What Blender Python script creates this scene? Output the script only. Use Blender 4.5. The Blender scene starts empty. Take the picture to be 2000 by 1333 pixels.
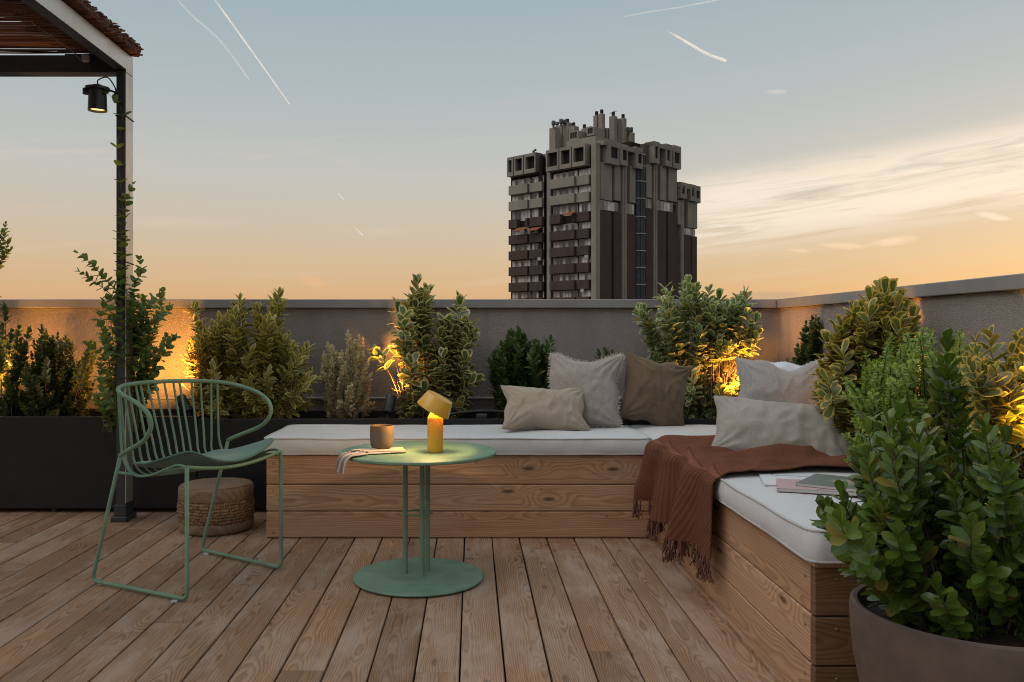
import bpy, math, random
import numpy as np
from mathutils import Vector, Matrix, noise as mnoise
R = math.radians
SC = bpy.context.scene
COL = SC.collection

# ------------------------------------------------------------------ camera
F = 1650.0; VX = 921.0; VY = 648.0; HC = 0.95          # pixel focal length, horizon point, eye height (2000 px picture)
cam = bpy.data.cameras.new('camera'); camo = bpy.data.objects.new('camera', cam); COL.objects.link(camo)
camo.location = (0, 0, HC); camo.rotation_euler = (R(90), 0, 0)
cam.sensor_width = 36.0; cam.lens = 36.0 * F / 2000.0
cam.shift_x = (1000 - VX) / 2000.0; cam.shift_y = (VY - 666.5) / 2000.0
cam.clip_start = 0.05; cam.clip_end = 20000
SC.camera = camo
SC.view_settings.view_transform = 'Standard'; SC.view_settings.look = 'None'
SC.view_settings.exposure = 0.20; SC.view_settings.gamma = 1.0; SC.view_settings.use_curve_mapping = False
try:
    SC.cycles.max_bounces = 8; SC.cycles.transparent_max_bounces = 12
    SC.cycles.sample_clamp_indirect = 4.0; SC.cycles.use_denoising = True; SC.cycles.filter_width = 1.05
except Exception: pass

# ------------------------------------------------------------------ node helpers
class NT:
    def __init__(s, tree): s.t = tree; s.n = tree.nodes; s.l = tree.links
    def set(s, sock, v):
        if v is None: return
        if isinstance(v, bpy.types.NodeSocket): s.l.new(v, sock)
        elif hasattr(sock, 'default_value'):
            dv = sock.default_value
            try:
                if hasattr(dv, '__len__'):
                    v = list(v) if hasattr(v, '__len__') else [v] * len(dv)
                    if len(dv) == 4 and len(v) == 3: v = v + [1.0]
                sock.default_value = v
            except Exception as e: print('set', sock.name, v, e)
    def add(s, typ, **kw):
        nd = s.n.new(typ)
        for k, v in kw.items(): setattr(nd, k, v)
        return nd
    def m(s, op, a, b=None, c=None, clamp=False):
        nd = s.add('ShaderNodeMath', operation=op); nd.use_clamp = clamp
        for i, v in enumerate((a, b, c)): s.set(nd.inputs[i], v)
        return nd.outputs[0]
    def vm(s, op, a, b=None, scale=None):
        nd = s.add('ShaderNodeVectorMath', operation=op)
        s.set(nd.inputs[0], a); s.set(nd.inputs[1], b)
        if scale is not None: s.set(nd.inputs['Scale'], scale)
        return nd.outputs['Value'] if op in ('LENGTH', 'DOT_PRODUCT', 'DISTANCE') else nd.outputs[0]
    def sep(s, v):
        nd = s.add('ShaderNodeSeparateXYZ'); s.set(nd.inputs[0], v); return nd.outputs
    def comb(s, x, y, z):
        nd = s.add('ShaderNodeCombineXYZ')
        for i, v in enumerate((x, y, z)): s.set(nd.inputs[i], v)
        return nd.outputs[0]
    def noise(s, v, scale, detail=2.0, rough=0.5, dist=0.0, w=None):
        nd = s.add('ShaderNodeTexNoise')
        if w is not None: nd.noise_dimensions = '4D'; s.set(nd.inputs['W'], w)
        s.set(nd.inputs['Vector'], v); s.set(nd.inputs['Scale'], scale); s.set(nd.inputs['Detail'], detail)
        s.set(nd.inputs['Roughness'], rough); s.set(nd.inputs['Distortion'], dist)
        return nd.outputs['Fac']
    def voro(s, v, scale, feature='F1', rand=1.0):
        nd = s.add('ShaderNodeTexVoronoi', feature=feature)
        s.set(nd.inputs['Vector'], v); s.set(nd.inputs['Scale'], scale); s.set(nd.inputs['Randomness'], rand)
        return nd.outputs
    def ss(s, v, a, b, lo=0.0, hi=1.0):
        nd = s.add('ShaderNodeMapRange', interpolation_type='SMOOTHSTEP')
        for k, x in (('Value', v), ('From Min', a), ('From Max', b), ('To Min', lo), ('To Max', hi)): s.set(nd.inputs[k], x)
        return nd.outputs[0]
    def lin(s, v, a, b, lo=0.0, hi=1.0):
        nd = s.add('ShaderNodeMapRange')
        for k, x in (('Value', v), ('From Min', a), ('From Max', b), ('To Min', lo), ('To Max', hi)): s.set(nd.inputs[k], x)
        return nd.outputs[0]
    def mix(s, f, a, b, typ='MIX'):
        nd = s.add('ShaderNodeMix', data_type='RGBA', blend_type=typ)
        s.set(nd.inputs[0], f); s.set(nd.inputs[6], a); s.set(nd.inputs[7], b)
        return nd.outputs[2]
    def ramp(s, f, stops, interp='LINEAR'):
        nd = s.add('ShaderNodeValToRGB'); cr = nd.color_ramp; cr.interpolation = interp
        while len(cr.elements) < len(stops): cr.elements.new(0.5)
        for e, (p, c) in zip(cr.elements, stops): e.position = p; e.color = (*c, 1.0)
        s.set(nd.inputs[0], f); return nd.outputs[0]
    def bump(s, h, strength, dist=0.002, normal=None):
        nd = s.add('ShaderNodeBump'); s.set(nd.inputs['Height'], h); s.set(nd.inputs['Strength'], strength)
        s.set(nd.inputs['Distance'], dist); s.set(nd.inputs['Normal'], normal); return nd.outputs[0]
    def tc(s, which='Object'): return s.add('ShaderNodeTexCoord').outputs[which]
    def rnd(s): return s.add('ShaderNodeObjectInfo').outputs['Random']
    def geo(s, which='Position'): return s.add('ShaderNodeNewGeometry').outputs[which]
    def attr(s, name): return s.add('ShaderNodeAttribute', attribute_name=name).outputs['Fac']
    def uv(s): return s.add('ShaderNodeUVMap').outputs[0]

def mat(name):
    m = bpy.data.materials.new(name); m.use_nodes = True
    t = NT(m.node_tree); m.node_tree.nodes.clear()
    out = t.add('ShaderNodeOutputMaterial'); t.out = out.inputs['Surface']; return m, t
def principled(t, color, rough=0.6, metal=0.0, spec=0.5, normal=None, link=True, **kw):
    nd = t.add('ShaderNodeBsdfPrincipled')
    t.set(nd.inputs['Base Color'], color); t.set(nd.inputs['Roughness'], rough); t.set(nd.inputs['Metallic'], metal)
    t.set(nd.inputs['Specular IOR Level'], spec)
    if normal is not None: t.set(nd.inputs['Normal'], normal)
    for k, v in kw.items(): t.set(nd.inputs[k.replace('_', ' ')], v)
    if link: t.l.new(nd.outputs[0], t.out)
    return nd.outputs[0]

# ------------------------------------------------------------------ sky
SUN_AZ = 38.0; SUN_EL = 4.0            # afterglow: low, beyond the parapet, to the right of the tower
world = bpy.data.worlds.new('World'); SC.world = world; world.use_nodes = True
t = NT(world.node_tree); t.n.clear()
wo = t.add('ShaderNodeOutputWorld'); bg = t.add('ShaderNodeBackground'); t.l.new(bg.outputs[0], wo.inputs[0])
dirv = t.vm('NORMALIZE', t.tc('Generated'))
sx, sy, sz = t.sep(dirv)
base = t.ramp(t.m('MAXIMUM', sz, 0.0), [
    (0.000, (0.57, 0.325, 0.16)), (0.045, (0.64, 0.405, 0.215)), (0.085, (0.60, 0.455, 0.295)), (0.125, (0.555, 0.48, 0.38)),
    (0.18, (0.50, 0.495, 0.46)), (0.26, (0.41, 0.455, 0.465)), (0.36, (0.33, 0.41, 0.45)), (0.55, (0.38, 0.45, 0.49)), (1.0, (0.46, 0.53, 0.57))])
az = t.m('ARCTAN2', sx, sy); el = t.m('ARCSINE', sz)
sunw = t.m('COSINE', t.m('SUBTRACT', az, R(SUN_AZ)))            # 1 towards the sunset, -1 opposite
low = t.ss(sz, 0.0, 0.35, 1.0, 0.0)
gl = t.m('MULTIPLY', t.ss(sunw, 0.75, 1.0), low)
base = t.mix(gl, base, t.mix(1.0, base, (1.0, 1.02, 1.0), 'MULTIPLY'))
opp = t.m('MULTIPLY', t.ss(sunw, 0.5, -0.9), low)
base = t.mix(opp, base, t.mix(1.0, base, (0.85, 0.90, 1.12), 'MULTIPLY'))
# high thin cirrus to the right of the tower and faint veils elsewhere
elc = t.m('SUBTRACT', el, t.m('MULTIPLY', t.m('SUBTRACT', az, R(24)), 0.10))
cv = t.comb(t.m('MULTIPLY', az, 5.0), t.m('MULTIPLY', elc, 62.0), 3.3)
cn = t.noise(cv, 1.3, 9.0, 0.66, 1.2)
cn2 = t.noise(t.comb(t.m('MULTIPLY', az, 2.2), t.m('MULTIPLY', elc, 20.0), 8.0), 1.0, 3.0, 0.5, 0.3)
band = t.m('MULTIPLY', t.ss(elc, R(5.2), R(7.6)), t.ss(elc, R(9.6), R(11.7), 1.0, 0.0))
band = t.m('MULTIPLY', band, t.m('MULTIPLY', t.ss(az, R(7), R(17)), t.ss(az, R(60), R(110), 1.0, 0.0)))
cm = t.ss(t.m('ADD', t.m('MULTIPLY', cn, 0.65), t.m('MULTIPLY', cn2, 0.5)), 0.40, 0.61)
cm = t.m('MULTIPLY', cm, band)
base = t.mix(t.m('MULTIPLY', cm, 0.96), base, (0.82, 0.72, 0.60))
veil = t.m('MULTIPLY', t.ss(t.noise(cv, 0.7, 6.0, 0.6, 0.6), 0.52, 0.75), t.m('MULTIPLY', t.ss(el, R(2), R(4)), t.ss(el, R(9), R(20), 1.0, 0.0)))
base = t.mix(t.m('MULTIPLY', veil, 0.20), base, (0.74, 0.60, 0.46))
def wisp(base, px, py, wx, wy, tilt, strength, colr):
    a0 = math.atan((px - VX) / F); e0 = math.atan((VY - py) / F * math.cos(a0))
    da = t.m('SUBTRACT', az, a0); de = t.m('SUBTRACT', t.m('SUBTRACT', el, e0), t.m('MULTIPLY', da, -tilt))
    q = t.m('ADD', t.m('POWER', t.m('DIVIDE', da, wx / F), 2.0), t.m('POWER', t.m('DIVIDE', de, wy / F), 2.0))
    nn = t.noise(t.comb(t.m('MULTIPLY', da, 70.0), t.m('MULTIPLY', de, 330.0), px * 0.01), 1.0, 4.0, 0.6)
    k = t.m('MULTIPLY', t.ss(t.m('ADD', q, t.m('MULTIPLY', nn, 1.6)), 0.7, 1.9, 1.0, 0.0), strength)
    return t.mix(k, base, colr)
for (px, py, wx, wy, tl, st, c) in [
    (1560, 490, 22, 4, .08, .7, (.78, .60, .42)), (1650, 481, 46, 7, .10, .7, (.78, .60, .42)), (1745, 472, 44, 9, -.10, .75, (.78, .62, .45)),
    (1940, 423, 30, 7, .25, .8, (.78, .68, .54)), (1517, 180, 22, 5, .05, .5, (.64, .62, .59)), (610, 551, 34, 12, .2, .55, (.76, .44, .24)),
    (1500, 579, 60, 11, .0, .55, (.40, .31, .25)), (1540, 576, 40, 8, .0, .4, (.40, .31, .25))]:
    base = wisp(base, px, py, wx, wy, tl, st, c)
nish = t.add('ShaderNodeTexSky', sky_type='NISHITA'); nish.sun_disc = False
nish.sun_elevation = R(SUN_EL); nish.sun_rotation = R(SUN_AZ); nish.altitude = 60; nish.air_density = 1.2; nish.dust_density = 2.0; nish.ozone_density = 1.0
nsc = t.mix(1.0, nish.outputs[0], (0.10, 0.10, 0.10), 'MULTIPLY')
skyc = t.mix(0.06, base, nsc)
below = t.ss(sz, -0.02, 0.0)
skyc = t.mix(below, (0.06, 0.055, 0.05), skyc)
t.set(bg.inputs[0], skyc); t.set(bg.inputs[1], 1.0)

sun = bpy.data.lights.new('sun', 'SUN'); suno = bpy.data.objects.new('sun', sun); COL.objects.link(suno)
sun.energy = 1.15; sun.angle = R(58); sun.color = (1.0, 0.93, 0.87)      # broad soft dusk light, no hard shadows
_d = Vector((math.sin(R(246)) * math.cos(R(50)), math.cos(R(246)) * math.cos(R(50)), math.sin(R(50))))
suno.rotation_euler = (-_d).to_track_quat('-Z', 'Y').to_euler()

# ------------------------------------------------------------------ geometry helpers
def at(px, py, d): return Vector(((px - VX) / F * d, d, HC + (VY - py) / F * d))
def X(px, d): return (px - VX) / F * d
def Z(py, d): return HC + (VY - py) / F * d

class MB:
    """collects shapes, links them as ONE mesh object"""
    def __init__(s): s.v = []; s.f = []; s.uv = []; s.has_uv = False; s.n = 0
    def add(s, verts, faces, uv=None):
        o = s.n; s.v.extend([tuple(p) for p in verts]); s.n += len(verts)
        s.f.extend([tuple(i + o for i in f) for f in faces])
        if uv is not None: s.has_uv = True; s.uv.extend(uv)
        else: s.uv.extend([(0, 0)] * len(verts))
        return s
    def box(s, x0, x1, y0, y1, z0, z1, c=0.0):
        if c <= 0:
            v = [(x, y, z) for z in (z0, z1) for y in (y0, y1) for x in (x0, x1)]
            return s.add(v, [(0, 2, 3, 1), (4, 5, 7, 6), (0, 1, 5, 4), (2, 6, 7, 3), (0, 4, 6, 2), (1, 3, 7, 5)])
        return s.add(*chamfer(x0, x1, y0, y1, z0, z1, c))
    def tube(s, pts, r, sides=8, closed=False, caps=True):
        return s.add(*tube_geo(pts, r, sides, closed, caps))
    def lathe(s, prof, center=(0, 0, 0), seg=40, M=None):
        v = []; f = []; n = len(prof)
        for k in range(seg):
            a = 2 * math.pi * k / seg
            for (r, z) in prof:
                p = Vector((r * math.cos(a), r * math.sin(a), z))
                if M is not None: p = M @ p
                v.append((p[0] + center[0], p[1] + center[1], p[2] + center[2]))
        for k in range(seg):
            k2 = (k + 1) % seg
            for i in range(n - 1): f.append((k * n + i, k2 * n + i, k2 * n + i + 1, k * n + i + 1))
        return s.add(v, f)
    def build(s, name, m, parent=None, smooth=False, origin=None, kind=None, label=None):
        return mk(name, s.v, s.f, m, parent, smooth, s.uv if s.has_uv else None, origin, kind, label)

def chamfer(x0, x1, y0, y1, z0, z1, c):
    cx, cy, cz = (x0 + x1) / 2, (y0 + y1) / 2, (z0 + z1) / 2
    hx, hy, hz = (x1 - x0) / 2, (y1 - y0) / 2, (z1 - z0) / 2
    v = []; idx = {}
    for sx in (-1, 1):
        for sy in (-1, 1):
            for sz in (-1, 1):
                for ax in range(3):
                    p = [sx * (hx - c), sy * (hy - c), sz * (hz - c)]
                    p[ax] = (sx * hx, sy * hy, sz * hz)[ax]
                    idx[(sx, sy, sz, ax)] = len(v); v.append((cx + p[0], cy + p[1], cz + p[2]))
    f = []
    S = (-1, 1)
    for ax in range(3):
        b, d = (ax + 1) % 3, (ax + 2) % 3
        for s in S:
            q = []
            for (sb, sd) in ((-1, -1), (1, -1), (1, 1), (-1, 1)):
                k = [0, 0, 0]; k[ax] = s; k[b] = sb; k[d] = sd; q.append(idx[(*k, ax)])
            f.append(tuple(q) if s > 0 else tuple(q[::-1]))
        # edges parallel to ax between faces b and d
        for sb in S:
            for sd in S:
                k1 = [0, 0, 0]; k1[ax] = -1; k1[b] = sb; k1[d] = sd
                k2 = list(k1); k2[ax] = 1
                q = [idx[(*k1, b)], idx[(*k1, d)], idx[(*k2, d)], idx[(*k2, b)]]
                f.append(tuple(q[::-1]) if sb * sd > 0 else tuple(q))
    for sx in S:
        for sy in S:
            for sz in S:
                q = [idx[(sx, sy, sz, a)] for a in range(3)]
                f.append(tuple(q) if sx * sy * sz > 0 else tuple(q[::-1]))
    return v, f

def catmull(pts, n=6, closed=False):
    P = [Vector(p) for p in pts]; out = []; m = len(P)
    for i in range(m if closed else m - 1):
        if closed: p0, p1, p2, p3 = P[(i - 1) % m], P[i], P[(i + 1) % m], P[(i + 2) % m]
        else: p0, p1, p2, p3 = P[max(i - 1, 0)], P[i], P[i + 1], P[min(i + 2, m - 1)]
        for k in range(n):
            u = k / n
            out.append(0.5 * ((2 * p1) + (-p0 + p2) * u + (2 * p0 - 5 * p1 + 4 * p2 - p3) * u * u + (-p0 + 3 * p1 - 3 * p2 + p3) * u ** 3))
    if not closed: out.append(P[-1])
    return out
def fillet(pts, r, n=5):
    """polyline with its corners rounded"""
    P = [Vector(p) for p in pts]; out = [P[0]]
    for i in range(1, len(P) - 1):
        a = (P[i - 1] - P[i]); b = (P[i + 1] - P[i]); k = min(r, a.length * .45, b.length * .45)
        A = P[i] + a.normalized() * k; B = P[i] + b.normalized() * k
        for j in range(n + 1):
            u = j / n; out.append(A * (1 - u) ** 2 + P[i] * 2 * u * (1 - u) + B * u * u)
    out.append(P[-1]); return out

def tube_geo(pts, r, sides=8, closed=False, caps=True):
    P = [Vector(p) for p in pts]; n = len(P); rad = r if hasattr(r, '__len__') else [r] * n
    T = []
    for i in range(n):
        a = P[(i - 1) % n] if (closed or i > 0) else P[i]; b = P[(i + 1) % n] if (closed or i < n - 1) else P[i]
        d = b - a; T.append(d.normalized() if d.length > 1e-9 else Vector((0, 0, 1)))
    ref = Vector((0, 0, 1)) if abs(T[0].z) < 0.9 else Vector((1, 0, 0))
    N = (ref - T[0] * ref.dot(T[0])).normalized(); v = []; f = []
    for i in range(n):
        N = (N - T[i] * N.dot(T[i])).normalized(); B = T[i].cross(N)
        for k in range(sides):
            a = 2 * math.pi * k / sides; v.append(P[i] + (N * math.cos(a) + B * math.sin(a)) * rad[i])
    for i in range(n if closed else n - 1):
        j = (i + 1) % n
        for k in range(sides):
            k2 = (k + 1) % sides; f.append((i * sides + k, i * sides + k2, j * sides + k2, j * sides + k))
    if caps and not closed:
        f.append(tuple(range(sides - 1, -1, -1))); f.append(tuple((n - 1) * sides + k for k in range(sides)))
    return v, f

def mk(name, verts, faces, m, parent=None, smooth=False, uv=None, origin=None, kind=None, label=None):
    """verts in world coordinates (or the parent's frame when the root is rotated); the part hangs under `parent`"""
    off = Vector((0, 0, 0))
    if parent is not None:
        root = parent
        while root.parent: root = root.parent
        if not root.get('_local'): off = root.location.copy()
    elif origin is not None: off = Vector(origin)
    me = bpy.data.meshes.new(name)
    me.from_pydata([(p[0] - off[0], p[1] - off[1], p[2] - off[2]) for p in verts], [], faces)
    if uv is not None:
        ul = me.uv_layers.new(name='UVMap'); li = np.empty(len(me.loops), dtype=np.int32); me.loops.foreach_get('vertex_index', li)
        ul.data.foreach_set('uv', np.asarray(uv, dtype=np.float32)[li].ravel())
    if smooth:
        me.polygons.foreach_set('use_smooth', [True] * len(me.polygons))
        if smooth == 'auto':
            try: me.set_sharp_from_angle(angle=R(38))
            except Exception: pass
    me.materials.append(m); me.update()
    o = bpy.data.objects.new(name, me); COL.objects.link(o)
    if parent is not None: o.parent = parent
    else: o.location = off
    if kind: o['kind'] = kind
    if label: o['label'] = label
    return o
def thing(name, label, cat, loc=(0, 0, 0), group=None, rotz=None):
    o = bpy.data.objects.new(name, None); COL.objects.link(o); o.location = loc; o.empty_display_size = 0.05
    o['label'] = label; o['category'] = cat
    if group: o['group'] = group
    if rotz is not None: o.rotation_euler = (0, 0, rotz); o['_local'] = 1
    return o
def tag(o, label=None, cat=None, group=None, kind=None):
    if label: o['label'] = label
    if cat: o['category'] = cat
    if group: o['group'] = group
    if kind: o['kind'] = kind
    return o
# ------------------------------------------------------------------ materials
def wood(name, cols, rough=0.72, ring=150.0, weather=0.0, knots=1.0, dark=0.45):
    """flat-sawn boards: local Y runs along the board, X across; growth rings about a wandering pith"""
    m, t = mat(name); p = t.tc('Object'); r = t.rnd(); x, y, z = t.sep(p)
    off = t.m('MULTIPLY', r, 57.0); yy = t.m('ADD', y, off)
    kv = t.comb(t.m('ADD', t.m('MULTIPLY', x, 8.0), t.m('MULTIPLY', r, 31.0)), t.m('MULTIPLY', yy, 2.6), 0.0)
    vn = t.add('ShaderNodeTexVoronoi', voronoi_dimensions='2D'); t.set(vn.inputs['Vector'], kv); t.set(vn.inputs['Scale'], 1.0)
    kd = t.m('ADD', vn.outputs['Distance'], t.m('MULTIPLY', t.ss(t.sep(vn.outputs['Color'])[0], 0.55, 0.62, 1.0, 0.0), 2.0))
    k = t.ss(kd, 0.0, 0.42, 1.0, 0.0)
    w1 = t.noise(t.comb(t.m('MULTIPLY', x, 2.0), t.m('MULTIPLY', yy, 1.7), off), 1.0, 2.0, 0.5)
    w2 = t.noise(t.comb(t.m('MULTIPLY', x, 14.0), t.m('MULTIPLY', yy, 5.0), off), 1.0, 3.0, 0.55)
    px = t.m('ADD', x, t.m('MULTIPLY', t.m('SUBTRACT', t.m('FRACT', t.m('MULTIPLY', r, 7.13)), 0.5), 0.11))
    px = t.m('ADD', px, t.m('MULTIPLY', t.m('SUBTRACT', w1, 0.5), 0.05))
    pz = t.m('ADD', t.m('MULTIPLY', t.m('SUBTRACT', w1, 0.5), 0.10), t.m('ADD', 0.018, t.m('MULTIPLY', t.m('FRACT', t.m('MULTIPLY', r, 3.7)), 0.03)))
    rr = t.m('SQRT', t.m('ADD', t.m('MULTIPLY', px, px), t.m('MULTIPLY', pz, pz)))
    rr = t.m('ADD', rr, t.m('ADD', t.m('MULTIPLY', k, 0.030 * knots), t.m('MULTIPLY', w2, 0.010)))
    g = t.m('FRACT', t.m('MULTIPLY', rr, ring))
    g = t.m('MULTIPLY', t.ss(g, 0.25, 0.86), t.ss(g, 0.90, 1.0, 1.0, 0.0))
    fine = t.noise(t.comb(t.m('MULTIPLY', x, 420.0), t.m('MULTIPLY', yy, 9.0), off), 1.0, 3.0, 0.6)
    c = t.ramp(r, [(i / max(1, len(cols) - 1), q) for i, q in enumerate(cols)])
    c = t.mix(t.m('MULTIPLY', g, dark), c, t.mix(1.0, c, (0.42, 0.33, 0.26), 'MULTIPLY'))
    c = t.mix(t.ss(fine, 0.35, 0.75, 0.0, 0.42), c, t.mix(1.0, c, (0.60, 0.55, 0.52), 'MULTIPLY'))
    strk = t.noise(t.comb(t.m('MULTIPLY', x, 75.0), t.m('MULTIPLY', yy, 1.6), t.m('ADD', off, 3.0)), 1.0, 4.0, 0.65)
    c = t.mix(t.ss(strk, 0.50, 0.74, 0.0, 0.55), c, t.mix(1.0, c, (1.45, 1.42, 1.40), 'MULTIPLY'))
    c = t.mix(t.ss(strk, 0.46, 0.28, 0.0, 0.45), c, t.mix(1.0, c, (0.62, 0.56, 0.52), 'MULTIPLY'))
    if weather > 0:
        wn = t.noise(t.comb(t.m('MULTIPLY', x, 7.0), t.m('MULTIPLY', yy, 2.2), off), 1.0, 5.0, 0.65, 0.6)
        c = t.mix(t.ss(wn, 0.42, 0.70, 0.0, weather), c, (0.46, 0.36, 0.295))
        wn2 = t.noise(t.comb(t.m('MULTIPLY', x, 5.0), t.m('MULTIPLY', yy, 3.0), t.m('ADD', off, 9.0)), 1.0, 4.0, 0.6)
        c = t.mix(t.ss(wn2, 0.55, 0.78, 0.0, 0.5), c, t.mix(1.0, c, (0.62, 0.55, 0.5), 'MULTIPLY'))
    c = t.mix(t.m('MULTIPLY', t.ss(kd, 0.03, 0.11, 1.0, 0.0), 0.80 * min(1.0, knots)), c, (0.055, 0.028, 0.016))
    h = t.m('ADD', t.m('MULTIPLY', g, -0.6), t.m('MULTIPLY', fine, 0.5))
    principled(t, c, t.ss(fine, 0.3, 0.8, rough - 0.08, rough + 0.1), spec=0.35, normal=t.bump(h, 0.35, 0.0012)); return m
DECK = wood('deck_larch', [(0.320, 0.180, 0.101), (0.410, 0.256, 0.164), (0.288, 0.164, 0.092), (0.422, 0.244, 0.137), (0.243, 0.137, 0.077), (0.371, 0.227, 0.137), (0.320, 0.196, 0.122)], weather=0.50, ring=165.0, knots=0.6, dark=0.60)
BENCH = wood('bench_pine', [(0.512, 0.299, 0.171), (0.397, 0.226, 0.127), (0.561, 0.342, 0.205), (0.451, 0.259, 0.149)], rough=0.62, ring=125.0, weather=0.16, knots=1.2, dark=0.46)

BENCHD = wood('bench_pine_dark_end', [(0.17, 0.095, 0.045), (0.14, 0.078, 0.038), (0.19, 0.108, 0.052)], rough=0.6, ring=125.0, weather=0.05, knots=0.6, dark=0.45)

def stucco(name, c0, scale=1.0):
    m, t = mat(name); p = t.geo()
    n1 = t.noise(p, 170 * scale, 4.0, 0.65); n2 = t.noise(p, 60 * scale, 3.0, 0.6, 0.5); v = t.voro(p, 240 * scale)['Distance']
    st = t.noise(t.vm('MULTIPLY', p, (2.2, 2.2, 0.7)), 1.6, 5.0, 0.6)
    c = t.mix(t.ss(st, 0.35, 0.75), c0, tuple(k * 0.80 for k in c0))
    c = t.mix(t.ss(n2, 0.35, 0.7, 0.0, 0.35), c, tuple(k * 0.66 for k in c0))
    rs = t.noise(t.vm('MULTIPLY', p, (9.0, 9.0, 0.55)), 1.0, 4.0, 0.6)               # faint rain streaks and blotches
    c = t.mix(t.ss(rs, 0.52, 0.74, 0.0, 0.32), c, tuple(k * 0.62 for k in c0))
    h = t.m('ADD', t.m('MULTIPLY', n1, 0.8), t.m('ADD', t.m('MULTIPLY', n2, 0.9), t.m('MULTIPLY', v, 0.5)))
    principled(t, c, 0.92, spec=0.2, normal=t.bump(h, 0.9, 0.006)); return m
STUCCO = stucco('wall_stucco', (0.336, 0.293, 0.269))

def coat(name, c, rough=0.45, metal=0.0, spec=0.5, var=0.12, bump=0.05, scale=9.0):
    m, t = mat(name); p = t.geo(); n = t.noise(p, scale, 5.0, 0.6); f = t.noise(p, 900.0, 2.0, 0.5)
    cc = t.mix(t.ss(n, 0.35, 0.75, 0.0, 1.0), c, tuple(k * (1 - var) for k in c))
    principled(t, cc, t.ss(n, 0.3, 0.7, rough - 0.06, rough + 0.08), metal, spec, t.bump(f, bump, 0.0006)); return m
CAPM = coat('coping_metal', (0.27, 0.265, 0.265), 0.5, 0.25, 0.5, 0.22, 0.05, 3.0)
BLACK = coat('black_planter_paint', (0.0115, 0.0112, 0.0122), 0.48, 0.0, 0.35, 0.6, 0.06, 3.5)
BLACKL = coat('black_fixture_paint', (0.022, 0.022, 0.024), 0.4)
ANTH = coat('anthracite_aluminium', (0.030, 0.033, 0.038), 0.42)
PALE = coat('pale_aluminium', (0.60, 0.57, 0.53), 0.34, 0.8, 0.5, 0.12, 0.05, 5.0)
GREEN = coat('sage_powder_coat', (0.175, 0.285, 0.190), 0.62, 0.0, 0.3, 0.22, 0.10)
GREENB = coat('sage_powder_coat_base', (0.175, 0.290, 0.205), 0.55, 0.0, 0.4, 0.26, 0.10)
OCHRE = coat('ochre_lacquer', (0.74, 0.375, 0.040), 0.28, 0.0, 0.5, 0.06, 0.02)
STEEL = coat('zinc_screw', (0.22, 0.21, 0.20), 0.5, 0.8)
CLEARP = coat('clear_plastic', (0.55, 0.55, 0.56), 0.2, 0.0, 0.6)
CORD = coat('dark_cable', (0.03, 0.028, 0.028), 0.6)
WIRE = coat('steel_wire', (0.28, 0.26, 0.24), 0.4, 0.7)
PIPE = coat('pale_flashing', (0.36, 0.335, 0.315), 0.55, 0.2)
POTM = None

def fabric(name, c, c2=None, weave=900.0, bump=0.35, rough=0.9, blotch=0.12, uvw=False, sheen=0.2):
    m, t = mat(name)
    p = t.tc('Object'); x, y, z = t.sep(p)
    wa = t.noise(t.vm('MULTIPLY', p, (weave, weave * .12, weave * .12)), 1.0, 2.0, 0.6)
    wb = t.noise(t.vm('MULTIPLY', p, (weave * .12, weave * .5, weave)), 1.0, 2.0, 0.6)
    w = t.m('ADD', t.m('MULTIPLY', wa, 0.5), t.m('MULTIPLY', wb, 0.5))
    b = t.noise(p, 7.0, 4.0, 0.6)
    c2 = c2 or tuple(k * 0.7 for k in c)
    cc = t.mix(t.ss(w, 0.38, 0.62), c2, c); cc = t.mix(t.ss(b, 0.4, 0.75, 0.0, blotch), cc, tuple(k * 0.6 for k in c))
    principled(t, cc, rough, spec=0.15, normal=t.bump(w, bump, 0.0015), Sheen_Weight=sheen); return m
WHITE = fabric('white_outdoor_canvas', (0.585, 0.58, 0.585), (0.515, 0.51, 0.515), 800, 0.15, 0.85, 0.10)
PIPING = fabric('cushion_piping', (0.50, 0.49, 0.485), (0.40, 0.39, 0.385), 800, 0.1)
LINEN_BEIGE = fabric('beige_linen', (0.40, 0.33, 0.255), (0.33, 0.265, 0.20), 500, 0.35)
LINEN_GREY = fabric('grey_slub_linen', (0.38, 0.335, 0.30), (0.27, 0.235, 0.21), 620, 0.6)
LINEN_BROWN = fabric('brown_linen', (0.155, 0.108, 0.066), (0.12, 0.083, 0.05), 500, 0.35)
BOUCLE = fabric('grey_boucle', (0.35, 0.34, 0.33), (0.26, 0.252, 0.245), 560, 0.8)
LINEN_TAUPE = fabric('taupe_linen', (0.335, 0.305, 0.27), (0.285, 0.26, 0.23), 500, 0.35)
LINEN_BLUE = fabric('pale_blue_linen', (0.60, 0.64, 0.70), (0.5, 0.54, 0.6), 500, 0.3)
FRINGE = fabric('cream_fringe', (0.68, 0.63, 0.58), (0.5, 0.46, 0.42), 500, 0.3)
SEATPAD = fabric('sea_green_canvas', (0.105, 0.205, 0.165), (0.085, 0.17, 0.135), 700, 0.2)

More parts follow.
